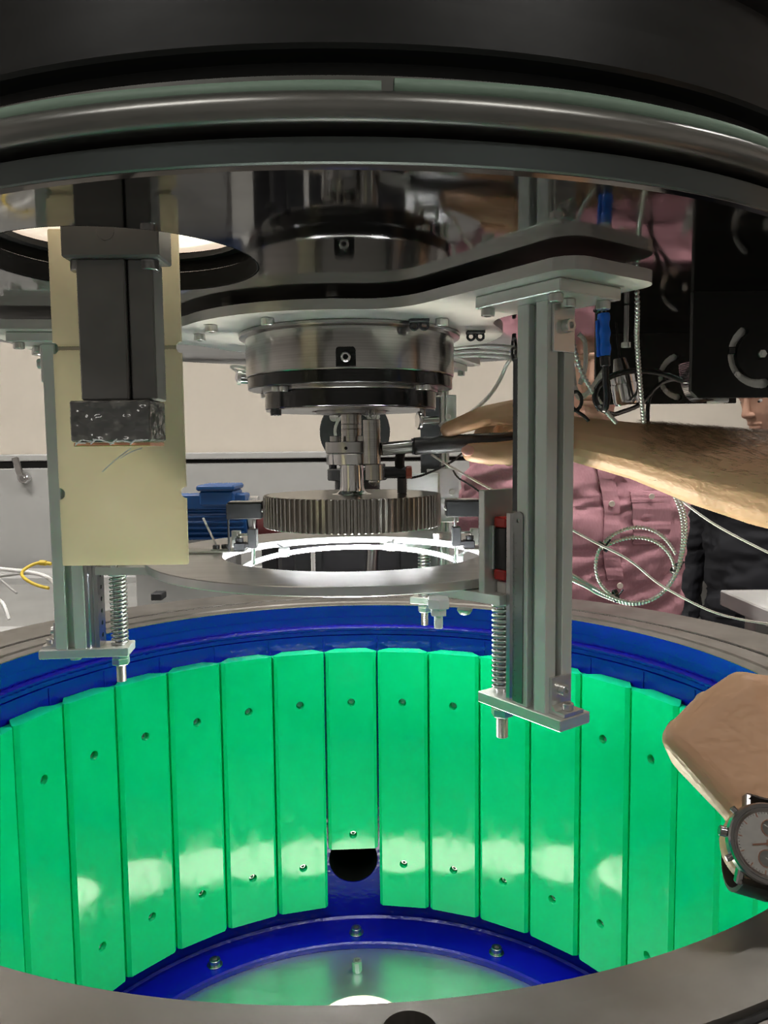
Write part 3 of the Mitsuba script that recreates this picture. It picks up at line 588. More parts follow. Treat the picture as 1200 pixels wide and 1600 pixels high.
# ------------------------------------------------------------------ hanging sheet and dark bracket at the left
x0, x1 = -.2385, -.1455; zb, zt = -.0850, .158; nr = .0042
sh = sbox(x0, zb, x1, zt).buffer(-.0012).buffer(.0012, 4)
for z in (.0738, -.0316):
    for xx in (x0, x1): sh = sh.difference(Point(xx, z).buffer(nr, 8))
def slab(poly, y0, y1): return xf(ext(poly, y1-y0), np.array([[1, 0, 0, 0], [0, 0, -1, y1], [0, 1, 0, 0], [0, 0, 0, 1.0]]))
HS = thing('hanging_sheet', 'translucent cream plastic sheet hanging from the lid viewport in front of the left post', 'plastic sheet')
up = sh.intersection(sbox(-1, .0752, 1, 1)); lo = sh.intersection(sbox(-1, -1, 1, .0724)); md = sh.intersection(sbox(-1, .0722, 1, .0754))
part(HS, 'upper_sheet', slab(up, .5640, .5668), 'sheet', 20, 'upper half of the sheet above the score line')
part(HS, 'lower_sheet', slab(lo, .5640, .5668), 'sheet', 20, 'lower half of the sheet')
part(HS, 'score_line', slab(md, .5645, .5663), 'score', 20)
BK = thing('holder_bracket', 'dark grey block holder wrapped in clear film in front of the cream sheet', 'bracket')
k = part(BK, 'top_block', bx(-.2004, -.139, .492, .522, .1206, .158, .0012), 'dark_bracket', 20)
for xx in (-.1925, -.1485): inst(k, 'screw', P_SCREW_DARK, TR(xx, .503, .1206) @ RX(180) @ SC(.0062, .0062, .0058))
part(k, 'mark', xf(cyl(.0055, 0, .0003, 20), align((0, -1, 0), (-.172, .492, .136))), 'dark_bracket')
part(BK, 'stem', cat(bx(-.1930, -.1625, .496, .520, .032, .1205, .001), bx(-.1610, -.1450, .498, .520, .032, .1205, .001)), 'dark_bracket', 20, 'upright dark bar in two halves')
part(BK, 'stem_joint', bx(-.1624, -.1611, .500, .519, .033, .1204, .0002), 'black_matt', 20)
rng = np.random.default_rng(3)
fm = bx(-.1992, -.1480, .4915, .526, .0055, .0315, .001).subdivide_to_size(.004)
fm.vertices += (meshkit.fbm(fm.vertices*160, 3)-.5)[:, None]*np.array([.0003, .0014, .0008])
part(BK, 'wrapped_block', fm, 'film', 30, 'block wrapped in crinkled clear film')
part(BK, 'copper_strip', bx(-.1980, -.1490, .493, .525, .0025, .0048, .0004), 'copper', 20, 'copper strip along the underside')
for i in range(12):
    xx, yy, zz = -.196+.0040*i+rng.normal()*.001, .4908, .0045+.0022*rng.random(); a = rng.uniform(-.5, .5) if i % 3 else 1.0; L = rng.uniform(.002, .0045)
    part(BK, 'film_fold', wire([(xx-L*math.cos(a), yy, zz-L*math.sin(a)*.5), (xx, yy-.0009, zz), (xx+L*math.cos(a), yy, zz+L*math.sin(a)*.5)], .00045, 8, 5), 'nylon')
for (a, b) in (((205, 700), (160, 737)), ((222, 700), (188, 716))):
    single('film_strand', wire([at(*a, .560), (np.array(at(*a, .559))+at(*b, .559))/2+np.array([.001, -.002, .001]), at(*b, .5625)], .0005, 16, 5), 'nylon', 'thin clear film strand lying on the cream sheet below the dark holder, %s one' % ('longer' if a[0] == 205 else 'shorter'), 'film')

# ------------------------------------------------------------------ hardware behind: motor, coupling, elbow pipe
MY = 1.72
q0, q1, q2 = at(180, 780, MY), at(384, 835, MY), at(310, 780, MY)
t = thing('electric_motor', 'blue electric motor with fins and terminal box on the deck, behind the ring', 'motor')
mc = (at(300, 812, MY)+at(300, 812, MY))/2; R_ = .055
zc = at(300, 814, MY)[2]
part(t, 'housing', xf(cyl(R_, q0[0], q1[0], 48, .004), np.array([[0, 0, 1, 0], [1, 0, 0, MY+R_], [0, 1, 0, zc], [0, 0, 0, 1.0]])), 'motor_blue')
for i in range(6):
    z = zc-.040+.0125*i; dy = math.sqrt(max(R_**2-(z-zc)**2, .0001))
    part(t, 'fin', bx(q0[0]+.02, q1[0]-.004, MY+R_-dy-.010, MY+R_-dy+.01, z-.0022, z+.0022, .0006), 'motor_blue', 20)
part(t, 'rim_band', bx(q0[0], q1[0]+.002, MY-.012, MY+R_, zc+.026, zc+.060, .003), 'motor_blue')
tb = [at(312, 760, MY-.02), at(366, 790, MY-.02)]
k = part(t, 'terminal_box', bx(tb[0][0], tb[1][0], MY-.03, MY+.08, tb[1][2], tb[0][2]-.010, .004), 'motor_blue', label='blue terminal box')
part(k, 'cover', bx(tb[0][0]-.005, tb[1][0]+.003, MY-.036, MY+.086, tb[0][2]-.0098, tb[0][2]+.003, .004), 'motor_blue')
part(t, 'pedestal', bx(q0[0]+.03, q1[0]-.03, MY+.025, MY+.10, -.4299, zc-R_+.012, .003), 'grey_panel')
cx0, cx1 = at(385, 805, MY)[0], at(398, 805, MY)[0]
XR = np.array([[0, 0, 1, 0], [1, 0, 0, MY+R_], [0, 1, 0, 0], [0, 0, 0, 1.0]])
zz = at(390, 805, MY)[2]
part(t, 'shaft_coupling', xf(cyl(.040, cx0-.001, cx1, 40), TR(0, 0, zz) @ XR), 'zinc', 30, 'pale metal coupling')
part(t, 'conduit', between(at(362, 783, MY-.0)+np.array([0, .05, 0]), at(392, 781, MY)+np.array([0, .05, 0]), .004, 12), 'cable_grey')
rx0, rx1 = at(397, 805, MY)[0], at(430, 805, MY)[0]
t = thing('red_gearbox', 'dark red gearbox beside the blue motor, half hidden behind the gear', 'gearbox')
part(t, 'body', xf(cyl(.046, rx0+.001, rx1+.01, 40, .004), TR(0, 0, at(400, 828, MY)[2]) @ XR), 'dark_red')
part(t, 'foot', bx(rx0+.01, rx1, MY+.03, MY+.14, -.4299, at(400, 828, MY)[2]-.036, .003), 'pump_dark')
EY = 1.62
q = at(555, 675, EY); ER = 54/F*EY
t = thing('pipe_elbow', 'black flanged pipe elbow facing the camera behind the shaft', 'pipe elbow')
part(t, 'flange', xf(tm(mf(cyl(ER, 0, .022, 64, .002)) - mf(cyl(.044, -.01, .05, 40))), align((0, -1, 0), q)), 'black_part', 30, 'round flange with four bolts')
for a in (40, 140, 220, 320):
    b_ = q+np.array([.056*math.cos(math.radians(a)), -.022, .048*math.sin(math.radians(a))*1.0])
    part(t, 'washer', xf(lathe([(.0, 0), (.0095, 0), (.0095, .002), (0, .002)], 20), align((0, -1, 0), b_)), 'zinc'); inst(t, 'nut', P_HEX, align((0, -1, 0), b_+np.array([0, -.002, 0])) @ SC(.0075))
part(t, 'bore_ring', xf(lathe([(.038, -.01), (.044, -.01), (.044, .024), (.038, .024)], 40), align((0, -1, 0), q)), 'zinc', 30, 'pale ring in the bore')
part(t, 'bore_disc', xf(cyl(.0378, -.012, .010, 40), align((0, -1, 0), q)), 'black_part')
ez = at(555, 744, EY)[2]
part(t, 'elbow', wire([q+np.array([0, .001, 0]), q+np.array([0, .06, -.008]), q+np.array([0, .088, -.04]), (q[0], q[1]+.09, ez+.02)], .040, 24, 28), 'black_part', True)
part(t, 'lower_flange', cyl(.066, ez-.012, ez+.014, 48, .002), 'black_part', 30, M=TR(q[0], q[1]+.09, 0))
part(t, 'lower_pipe', cyl(.050, -.20, ez-.0122, 40), 'black_part', M=TR(q[0], q[1]+.09, 0))
for a in range(0, 360, 60): part(t, 'bolt', xf(hexprism(.0085, .010), TR(q[0]+.054*math.cos(math.radians(a)), q[1]+.09+.054*math.sin(math.radians(a)), ez+.014)), 'pump_dark', False)
t = thing('vacuum_pump', 'dark pump housing under the pipe elbow, seen through the ring opening', 'pump')
part(t, 'body', bx(q[0]-.165, q[0]+.16, 1.60, 1.714, -.4299, -.2002, .008), 'pump_dark', 20)
part(t, 'pipe', between((q[0]+.02, 1.585, -.42), (q[0]+.035, 1.585, -.2), .012, 16), 'steel')
for x in (-.10, .12): part(t, 'column', bx(q[0]+x-.03, q[0]+x+.03, 1.588, 1.5995, -.42, -.21, .004), 'black_part')
t = thing('stand_pillar', 'thin pale pillar seen through the ring opening, left one', 'pillar'); qq = at(487, 872, 1.50)
part(t, 'rod', cyl(.0045, -.36, qq[2]+.012, 14), 'white_plastic', M=TR(qq[0], 1.53, 0))
part(t, 'foot', cyl(.014, -.3598, -.352, 16), 'steel', M=TR(qq[0], 1.53, 0))

# cables lying on the deck at the left
def cab(name, pts, r, m, label, n=60): return single(name, wire(pts, r, n, 8), m, label, 'cable', smooth=True)
dk = -.352
y_ = lambda *p: [at(a, b, Y) for a, b, Y in p]
cab('yellow_cable', y_((78, 880, 1.67), (58, 880, 1.67), (36, 892, 1.65), (40, 905, 1.62), (60, 915, 1.60), (76, 919, 1.59)), .0035, 'yellow', 'thin yellow cable loop with plugs on the deck at the far left')
cab('grey_cable', y_((-60, 884, 1.75), (20, 891, 1.72), (60, 897, 1.70), (78, 905, 1.68), (92, 919, 1.66), (110, 930, 1.64)), .0048, 'cable_white', 'thick pale grey cable running behind the left post')
cab('grey_cable', y_((-40, 905, 1.79), (10, 899, 1.78), (50, 896, 1.76), (90, 905, 1.73)), .0035, 'cable_grey', 'thin grey cable crossing under the yellow cable loop')
cab('grey_cable', y_((-20, 930, 1.60), (2, 940, 1.585), (10, 955, 1.57), (14, 968, 1.565)), .0035, 'cable_white', 'short pale cable hanging over the deck edge at the far left')
cab('grey_cable', y_((0, 905, 1.72), (15, 918, 1.70), (26, 927, 1.68)), .0025, 'cable_grey', 'short thin grey cable below the yellow cable loop')
single('cable_plug', cat(between(at(62, 879, 1.668), at(72, 880, 1.668), .006, 12), between(at(72, 880, 1.668), at(80, 881, 1.668), .004, 12)), 'yellow', 'small yellow plug at the end of the yellow cable', 'plug')
part(VES, 'clip', bx(*sorted((at(235, 918, 1.30)[0], at(252, 918, 1.30)[0])), 1.30, 1.33, RZT+.0002, RZT+.012, .001), 'black_part')

# ------------------------------------------------------------------ black slotted plates, cylinder, strip at the right
def slotted(Y, xl, xr, yb, cx, cy, rad, label, a0=128, a1=283):
    """A black plate hanging under the lid with an arc slot showing pale metal behind it."""
    pl = at(xl, yb, Y); px = at(xr, yb, Y)[0]; zt = .1282; c = at(cx, cy, Y); R = rad/F*Y
    poly = Polygon([(pl[0]+.006, pl[2]), (px, pl[2]), (px, zt), (pl[0], zt), (pl[0], pl[2]+.006)])
    aa = np.radians(np.linspace(a0, a1, 30)); arc = shapely.LineString([(c[0]+R*math.cos(a), c[2]+R*math.sin(a)) for a in aa]).buffer(R*.16, 8)
    t = thing('slotted_plate', label, 'plate')
    part(t, 'plate', slab(poly.difference(arc), Y, Y+.006), 'black_matt', 20)
    part(t, 'backing', slab(arc.buffer(R*.08).intersection(poly.buffer(-.001)), Y+.0065, Y+.009), 'alu', 20, 'pale metal behind the curved slot')
    inst(t, 'nut', P_HEX, align((0, -1, 0), (c[0], Y, c[2])) @ SC(R*.15))
    a = math.radians(223); inst(t, 'slot_bolt', P_HEX, align((0, -1, 0), (c[0]+R*math.cos(a), Y+.0062, c[2]+R*math.sin(a))) @ SC(R*.13))
    a = math.radians(172); part(t, 'slot_block', xf(cbx((0, 0, 0), (R*.26, .003, R*.24), .0005), TR(c[0]+R*math.cos(a), Y+.003, c[2]+R*math.sin(a))), 'black_gloss')
    return t
slotted(.66, 1080, 1330, 622, 1190, 553, 45, 'large black plate with a curved slot hanging under the lid at the far right')
slotted(.90, 930, 1150, 632, 1066, 588, 32, 'second black plate with a curved slot, behind the cable loops', 110, 262)
t = thing('ribbed_strip', 'bent ribbed steel strip at the lower corner of the far right black plate', 'strip')
pth = spline([at(1068, 568, .69), at(1070, 590, .69), at(1076, 612, .69), at(1086, 625, .69), at(1108, 627, .69)], 60)
V = []; wid = np.array([0, .012, 0])
for i, p in enumerate(pth): V += [p-wid*.0+np.array([0, -.016, 0]) + np.array([.0004, 0, .0004])*(i % 2), p+wid+np.array([.0004, 0, .0004])*(i % 2)]
V = np.array(V); Fc = []
for i in range(len(pth)-1): Fc += [[2*i, 2*i+1, 2*i+3], [2*i, 2*i+3, 2*i+2]]
V2 = V+np.array([.0012, 0, .0008]); n = len(V)
part(t, 'strip', trimesh.Trimesh(np.vstack([V, V2]), np.array(Fc+[[c+n, b+n, a+n] for a, b, c in Fc]), process=False), 'chrome', False)
part(t, 'end_clip', bx(*sorted((at(1105, 624, .688)[0], at(1127, 624, .688)[0])), .672, .69, at(1105, 630, .68)[2], at(1105, 621, .68)[2], .0008), 'zinc', 20)
q0, q1 = at(972, 584, .80), at(980, 632, .80)
t = thing('metal_canister', 'shiny steel canister hanging tilted among the cable loops at the right', 'canister')
Mq = align(q1-q0, q0); L = float(np.linalg.norm(q1-q0))
part(t, 'body', lathe([(0, -.002), (.0105, -.002), (.0125, 0), (.0125, .010), (.0132, .0105), (.0132, L-.004), (.0118, L), (0, L)], 40), 'chrome', 30, M=Mq)
part(t, 'neck', lathe([(0, -.016), (.006, -.016), (.009, -.002), (0, -.002)], 24), 'brushed', 30, M=Mq)
part(t, 'wire', between(Mq[:3, 3]-Mq[:3, 2]*.014, (q0[0]-.004, q0[1]+.01, .127), .0012, 8), 'cable_black')
t = thing('hanging_screw', 'single cap screw on a stud below the lid, right of the blue connector', 'screw'); qh = at(978, 540, .72)
part(t, 'stud', cyl(.0022, qh[2]+.002, .128, 12), 'steel', M=TR(qh[0], qh[1], 0)); inst(t, 'head', P_SCREW, align((0, 0, -1), (qh[0], qh[1], qh[2]+.003)) @ SC(.0042))
t = thing('blue_rail', 'dark blue rail running under the lid behind the blue connector', 'rail')
part(t, 'bar', bx(at(893, 510, .95)[0], at(1002, 510, .95)[0], .95, .962, at(900, 513, .95)[2], at(900, 498, .95)[2], .0008), 'navy_paint' if False else 'motor_blue', 20)
part(t, 'hanger', bx(at(985, 510, .95)[0], at(990, 510, .95)[0], .951, .961, at(900, 498, .95)[2]+.0002, .131, .0005), 'black_part', 20)

# connector and cables around the right post
t = thing('crimp_connector', 'bright blue crimp connector hanging under the clamp block of the right post', 'connector')
qa, qb = at(943, 490, .60), at(945, 556, .60)
part(t, 'sleeve', xf(trimesh.util.concatenate([sweep(np.linspace([0, 0, 0], [0, 0, np.linalg.norm(qb-qa)], 14), .0058+.0007*np.sin(np.arange(14)*1.3), 14)]), align(qb-qa, qa) @ SC(1, .75, 1)), 'connector_blue', 40)
part(t, 'fold', xf(cbx((0, 0, .018), (.0030, .0020, .028), .0008), align(qb-qa, qa+np.array([-.0052, .0, -.001]))), 'connector_blue', 40)
part(t, 'ferrule', between(qb, at(946, 572, .60), .0038, 16), 'cable_black')
part(t, 'lead', wire([at(946, 570, .60), at(947, 600, .605), at(948, 625, .61), at(944, 640, .615), at(938, 636, .62)], .0027, 40), 'cable_black')
part(t, 'tab', wire([qa, at(940, 478, .606), (qa[0]-.003, .612, .1040)], .0022, 16), 'cable_black')
cab('black_cable', y_((938, 640, .66), (930, 625, .66), (938, 600, .665), (960, 586, .67), (1000, 579, .68), (1040, 585, .69), (1070, 596, .70), (1090, 600, .71)), .0026, 'cable_black', 'thick black cable arching from the blue connector to the far right plate')
cab('black_cable', y_((934, 636, .672), (948, 644, .68), (968, 645, .71), (1000, 632, .75), (1020, 610, .79), (1035, 598, .81), (1060, 592, .84)), .0022, 'cable_black', 'black cable looping below the steel canister')
cab('black_cable', y_((1012, 668, .80), (1012, 640, .80), (1018, 615, .82), (1036, 597, .85), (1060, 590, .888)), .0022, 'cable_black', 'black cable hanging right of the armoured hose')
cab('black_cable', y_((886, 642, .70), (902, 640, .70), (908, 620, .70), (900, 612, .70), (890, 622, .70), (898, 640, .70), (912, 650, .70), (920, 658, .70)), .0016, 'cable_black', 'thin black cable tangle behind the right post')
for j, d in enumerate((0, 4, 8)):
    cab('white_cable', y_((868, 540+d, .80), (890, 560+d, .80), (898, 600+d, .80), (906, 617+d*.6, .79), (930, 606-d, .775), (943, 590-d*1.5, .77)), .0022, 'cable_white', ('inner', 'middle', 'outer')[j]+' of three white cables looping behind the right post')
for j, d in enumerate((0, 5, 9)):
    cab('white_cable', y_((700, 546+d*1.3, .90+.006*j), (740, 541+d*1.6, .88+.006*j), (780, 541+d*1.8, .86+.006*j), (806, 544+d*2, .84+.006*j), (830, 550+d*2, .82+.006*j), (868, 540+d*.5, .80+.006*j)), .0022, 'cable_white', ('upper', 'middle', 'lower')[j]+' of three white cables running from the motor to the right post')
cab('white_cable', y_((904, 522, .78), (912, 530, .78), (915, 545, .78), (914, 575, .78), (906, 600, .78)), .0024, 'cable_white', 'short white cable with a sleeve hanging behind the right post')
cab('white_cable', y_((688, 664, .772), (704, 659, .79), (735, 645, .86), (765, 618, .87), (785, 585, .87), (800, 560, .85), (812, 552, .85)), .0021, 'cable_white', 'white cable curving from the hose barb up to the right post')
cab('white_cable', y_((392, 575, .86), (374, 573, .87), (362, 574, .88), (372, 580, .88), (392, 570, .89)), .0016, 'cable_white', 'white cable loop at the left of the motor')
t = thing('cable_gland', 'small chrome cable gland at the left of the motor', 'fitting')
part(t, 'body', between(at(372, 589, .86), at(390, 591, .87), .0068, 20), 'chrome'); part(t, 'ring', xf(lathe([(.004, 0), (.0085, 0), (.0085, .004), (.004, .004)], 24), align((-1, -.2, .1), at(377, 590, .86))), 'zinc')
part(t, 'arm', wire([at(386, 589, .866), at(400, 580, .89), (at(415, 560, .9)[0], .90, .1133)], .0022, 20), 'steel')
cab('black_cable', y_((806, 545, .82), (800, 552, .80), (804, 566, .80), (811, 580, .81)), .0014, 'cable_black', 'thin black cable tie tail beside the right post')
t = thing('cable_tie', 'black cable tie binding the white cables beside the right post', 'cable tie'); q = at(803, 545, .84)
part(t, 'loop', xf(sweep(np.array([[0, .012*math.cos(a), .012*math.sin(a)] for a in np.linspace(0, 2*np.pi, 17)[:-1]]), .0016, 6, True), TR(*q)), 'cable_black'); part(t, 'head', xf(cbx((0, 0, .0135), (.004, .005, .005), .0005), TR(*q)), 'cable_black')
# sensor lead with heat shrink
cab('sensor_lead', y_((640, 747, .80), (655, 744, .80), (672, 738, .80), (692, 729, .80), (708, 720, .80), (722, 708, .805)), .0011, 'cable_black', 'thin black sensor lead rising from the red sleeve to the hand')
cab('sensor_lead', y_((708, 735, .81), (712, 742, .81), (728, 754, .80), (745, 765, .79), (755, 774, .78), (758, 782, .77)), .0010, 'cable_black', 'thin black lead running down to the carriage plate')
cab('sensor_lead', y_((674, 710, .79), (700, 727, .79), (725, 741, .78), (750, 755, .77), (775, 768, .76), (830, 797, .75), (890, 826, .74), (935, 850, .72), (975, 870, .72), (1020, 905, .74), (1060, 930, .76), (1120, 958, .78), (1210, 976, .80)), .0012, 'cable_white', 'long thin white lead crossing the shirt and the hose coil')
cab('sensor_lead', y_((1048, 768, .90), (1070, 786, .90), (1110, 815, .90), (1150, 838, .90), (1210, 868, .90)), .0015, 'cable_white', 'thin white lead with a pale sleeve at the right under the forearm')
# armoured hoses
def hos(pts, label, r=.0023): return single('armoured_hose', hose(pts, r), 'zinc', label, 'hose', smooth=True)
hos(y_((995, 448, .605), (996, 480, .61), (995, 520, .63), (997, 560, .65), (1001, 610, .67), (1006, 660, .69)), 'silver armoured hose hanging down from the arm of the mounting plate')
hos(y_((893, 520, .64), (899, 550, .645), (908, 580, .65), (925, 610, .66), (945, 640, .675), (962, 660, .69)), 'silver armoured hose running down beside the right post', .0022)
CYs = .845
hos(y_((884, 893, .80), (910, 908, .82), (940, 925, CYs), (985, 941, CYs), (1030, 930, CYs), (1055, 900, CYs), (1068, 860, CYs), (1072, 820, CYs), (1066, 790, CYs), (1050, 762, CYs)), 'silver armoured hose rising at the outer right of the coil')
hos(y_((884, 902, .805), (915, 916, .825), (950, 934, .885), (990, 944, .885), (1035, 925, .885), (1058, 888, .885), (1066, 850, .885), (1063, 800, .885), (1046, 760, .885)), 'silver armoured hose at the bottom of the coil')
hos(y_((962, 934, .865), (938, 912, .865), (931, 880, .865), (940, 853, .865), (965, 832, .865), (1000, 824, .865), (1035, 838, .865), (1056, 866, .865)), 'silver armoured hose forming the large upper loop of the coil')
hos(y_((940, 856, .855), (965, 845, .855), (1000, 840, .855), (1030, 850, .855), (1052, 880, .855), (1054, 890, .855)), 'silver armoured hose forming the small inner loop of the coil')
for (x, y) in ((942, 854), (1056, 888), (962, 931)):
    q = at(x, y, .858); t = thing('cable_tie', {942: 'black cable tie at the upper left of the hose coil', 1056: 'black cable tie at the right of the hose coil', 962: 'black cable tie at the bottom of the hose coil'}[x], 'cable tie')
    part(t, 'band', xf(lathe([(.0062, -.002), (.0074, -.002), (.0074, .002), (.0062, .002)], 18), align((1, 0, .9 if x == 942 else -.9 if x == 1056 else .2), q)), 'cable_black'); part(t, 'tail', between(q+np.array([0, -.006, 0]), q+np.array([.006, -.008, .009]), .0011, 6), 'cable_black')

# ------------------------------------------------------------------ the tool
t = thing('torque_tool', 'black handled tool with a chrome rod in the plunger pin, held by a hand', 'tool')
r0, r1, r2 = at(590, 702, PY), at(646, 697.5, .772), at(836, 684, .778)
part(t, 'rod', between(r0+np.array([.0035, 0, 0]), r1, .0066, 28), 'brushed', 30, 'chrome rod')
L = float(np.linalg.norm(r2-r1))
part(t, 'handle', lathe([(0, 0), (.0078, 0), (.0088, .001), (.0089, .03), (.0085, .06), (.0078, L*.75), (.0072, L-.004), (.0055, L), (0, L)], 36), 'handle_black', 30, 'black grip', M=align(r2-r1, r1))
part(t, 'ferrule', lathe([(.0066, -.0016), (.0080, -.0016), (.0080, -.0002), (.0066, -.0002)], 32), 'black_gloss', 30, M=align(r2-r1, r1))

# ------------------------------------------------------------------ people
def blob(chains, step, taubin=8):
    """One smooth continuous body from chains of (point, radius): the hull of each two neighbouring spheres, or of a whole group given as a set."""
    parts = []
    for ch in chains:
        hull = ch[0] == 'hull'; pts = ch[1:] if hull else ch
        sp = [m3.Manifold.sphere(float(r), 18).translate([float(v) for v in p]) for p, r in pts]
        if hull: parts.append(m3.Manifold.batch_hull(sp))
        else: parts += [m3.Manifold.batch_hull(sp[i:i+2]) for i in range(len(sp)-1)]
    u = m3.Manifold.batch_boolean(parts, m3.OpType.Add).refine_to_length(step)
    m = tm(u); m.merge_vertices(); trimesh.smoothing.filter_taubin(m, lamb=.5, nu=.51, iterations=taubin); return m
V3 = lambda *a: np.array(a, float)
def unit(v): v = np.asarray(v, float); return v/np.linalg.norm(v)
def relaxed_hand(w, d, n, side, s=1.0):
    """Palm and five slightly curled fingers; w wrist, d towards the fingers, n out of the back of the hand, side +1 puts the thumb at cross(d, n)."""
    d, n = unit(d), unit(n); u = unit(np.cross(d, n))*side; ch = []
    M = [w+d*(.088-.004*abs(i-1.2))*s+u*(.030-.020*i)*s for i in range(4)]
    ch.append(['hull', (w, .021*s), (w+u*.012*s, .018*s)]+[(m, .0105*s) for m in M])
    for i, m in enumerate(M):
        l = (.040, .044, .041, .033)[i]*s; a = .35
        p1 = m+(d*math.cos(a)-n*math.sin(a))*l; p2 = p1+(d*math.cos(a*2.4)-n*math.sin(a*2.4))*l*.65; p3 = p2+(d*math.cos(a*3.4)-n*math.sin(a*3.4))*l*.5
        ch.append([(m, .0100*s), (p1, .0088*s), (p2, .0080*s), (p3, .0070*s)])
    b = w+d*.025*s+u*.022*s; c1 = b+(d*.7+u*.55-n*.3)*.04*s; c2 = c1+(d*.9+u*.1-n*.3)*.03*s; ch.append([(w+u*.008*s, .018*s), (b, .015*s), (c1, .0115*s), (c2, .0090*s)])
    return ch
def head_chains(c, f, up, s=1.0):
    """Skull, jaw, nose, brow, lips, ears; c the middle of the head, f where it looks."""
    f = unit(f); up = unit(np.asarray(up, float)-f*(np.asarray(up, float)@f)); r = np.cross(f, up); P = lambda a, b, e: c+(r*a+f*b+up*e)*s
    ch = [['hull', (P(0, -.022, .030), .078*s), (P(0, .020, .028), .070*s), (P(0, .045, -.020), .050*s), (P(0, .062, -.085), .024*s), (P(.035, .01, -.060), .030*s), (P(-.035, .01, -.060), .030*s)],
          [(P(0, .088, .018), .009*s), (P(0, .106, -.022), .0115*s)], [(P(0, .106, -.022), .0115*s), (P(.011, .094, -.027), .008*s)], [(P(0, .106, -.022), .0115*s), (P(-.011, .094, -.027), .008*s)],
          ['hull', (P(.034, .078, .030), .010*s), (P(-.034, .078, .030), .010*s), (P(0, .086, .028), .010*s)],
          ['hull', (P(.018, .080, -.055), .008*s), (P(-.018, .080, -.055), .008*s), (P(0, .087, -.052), .0085*s)], ['hull', (P(.014, .080, -.066), .008*s), (P(-.014, .080, -.066), .008*s), (P(0, .086, -.067), .0085*s)],
          ['hull', (P(.012, .074, -.094), .014*s), (P(-.012, .074, -.094), .014*s)]]
    for k in (-1, 1): ch.append(['hull', (P(.078*k, -.01, .018), .010*s), (P(.082*k, -.022, .022), .010*s), (P(.076*k, -.008, -.022), .009*s)])
    return ch, P
def add_face(t, P, s=1.0):
    for k in (-1, 1):
        e = P(.030*k, .0700, .010); part(t, 'eye', trimesh.creation.icosphere(3, .0115*s), 'eye', True, M=TR(*e)); part(t, 'pupil', trimesh.creation.icosphere(2, .0055*s), 'black_gloss', True, M=TR(*(P(.030*k, .0775, .008))))
        part(t, 'eyebrow', blob([[(P(.014*k, .090, .034), .0035*s), (P(.032*k, .090, .040), .004*s), (P(.050*k, .074, .036), .003*s)]], .004, 2), 'hair', True)
def add_hair(t, P, s=1.0, m='hair'):
    h = blob([['hull', (P(0, -.030, .040), .0835*s), (P(0, .015, .052), .066*s), (P(0, -.052, -.005), .060*s)], ['hull', (P(0, .050, .088), .020*s), (P(.04, .03, .082), .022*s), (P(-.04, .03, .082), .022*s), (P(0, -.02, .085), .045*s)]], .006, 4)
    h.vertices += (meshkit.fbm(h.vertices*90, 3)-.5)[:, None]*.010*unit(h.vertex_normals.mean(0)+V3(0, 0, 1)); part(t, 'hair', h, m, True)

# the man out of the frame at the right, whose two arms reach in
AP = thing('person', 'person reaching in from the right, bare forearms, hand on the tool, wearing a watch', 'person')
p = lambda x, y, Y: at(x, y, Y)
wr, f1, f2, f3, el = p(893, 685, .772), p(1000, 706, .752), p(1100, 730, .737), p(1200, 750, .722), p(1400, 800, .690)
shR, shL, neck, head = V3(.74, .73, .05), V3(.72, .34, .05), V3(.77, .53, .14), V3(.74, .53, .31)
mi_, mm, mr, mp = p(806, 643, .760), p(811, 641, .783), p(819, 650, .803), p(832, 664, .822)
RH = [['hull', (wr, .0215), (mi_, .0120), (mm, .0125), (mr, .0118), (mp, .0110)],
      ['hull', (wr, .0215), (p(862, 700, .757), .0150), (p(850, 690, .775), .016)],
      [(mi_, .0120), (p(757, 650, .765), .0103), (p(726, 662, .768), .0090), (p(700, 671.5, .771), .0076)],
      [(mm, .0122), (p(766, 650, .797), .0100), (p(752, 684, .800), .0088), (p(766, 716, .785), .0080)],
      [(mr, .0115), (p(782, 660, .824), .0098), (p(776, 692, .822), .0086), (p(795, 716, .797), .0080)],
      [(mp, .0105), (p(801, 676, .843), .0088), (p(802, 703, .838), .0078), (p(818, 716, .820), .0070)],
      [(p(862, 700, .757), .0160), (p(814, 707, .752), .0128), (p(776, 708, .752), .0108), (p(760, 708.5, .752), .0108), (p(737, 707, .753), .0092)]]
RA = [[(wr, .0220), (f1, .0278), (f2, .0375), (f3, .0445), (el, .043), (shR, .055)]]
wl = p(1193, 1318, .402); nW = unit(-wl+V3(0, .02, .05)); elL = V3(.47, .35, -.28)
axF = unit(elL-wl); nW = unit(nW-axF*(nW@axF)); wl = wl-nW*.0245; TW = np.cross(nW, axF)
kp, kr, km, ki = p(1063, 1156, .452), p(1108, 1112, .462), p(1160, 1082, .470), p(1222, 1090, .474)
LH = [['hull', (p(1182, 1275, .436), .0150), (p(1235, 1260, .440), .0160), (kp, .0105), (kr, .0112), (km, .0130), (ki, .0125), (p(1075, 1180, .462), .011)],
      ['hull', (p(1184, 1280, .437), .0160), (p(1235, 1268, .440), .0175), (wl+axF*.010, .0215)]]
for i, (k, l) in enumerate(((kp, .033), (kr, .040), (km, .043), (ki, .040))):
    a = k+V3(.014, .034, -.008)*l/.04; b = a+V3(.016, .002, -.021)*l/.04; c = b+V3(.010, -.014, -.004)*l/.04; LH.append([(k, .0104+.0008*(i > 1)), (a, .0096), (b, .0086), (c, .0076)])
LH.append([(p(1235, 1275, .440), .0160), (p(1275, 1190, .470), .0130), (p(1265, 1130, .492), .0115), (p(1235, 1120, .505), .0092)])
LA = [[(wl+axF*.008, .0225), (wl+(elL-wl)*.35, .0320), (wl+(elL-wl)*.75, .042), (elL, .042), (shL, .055)]]
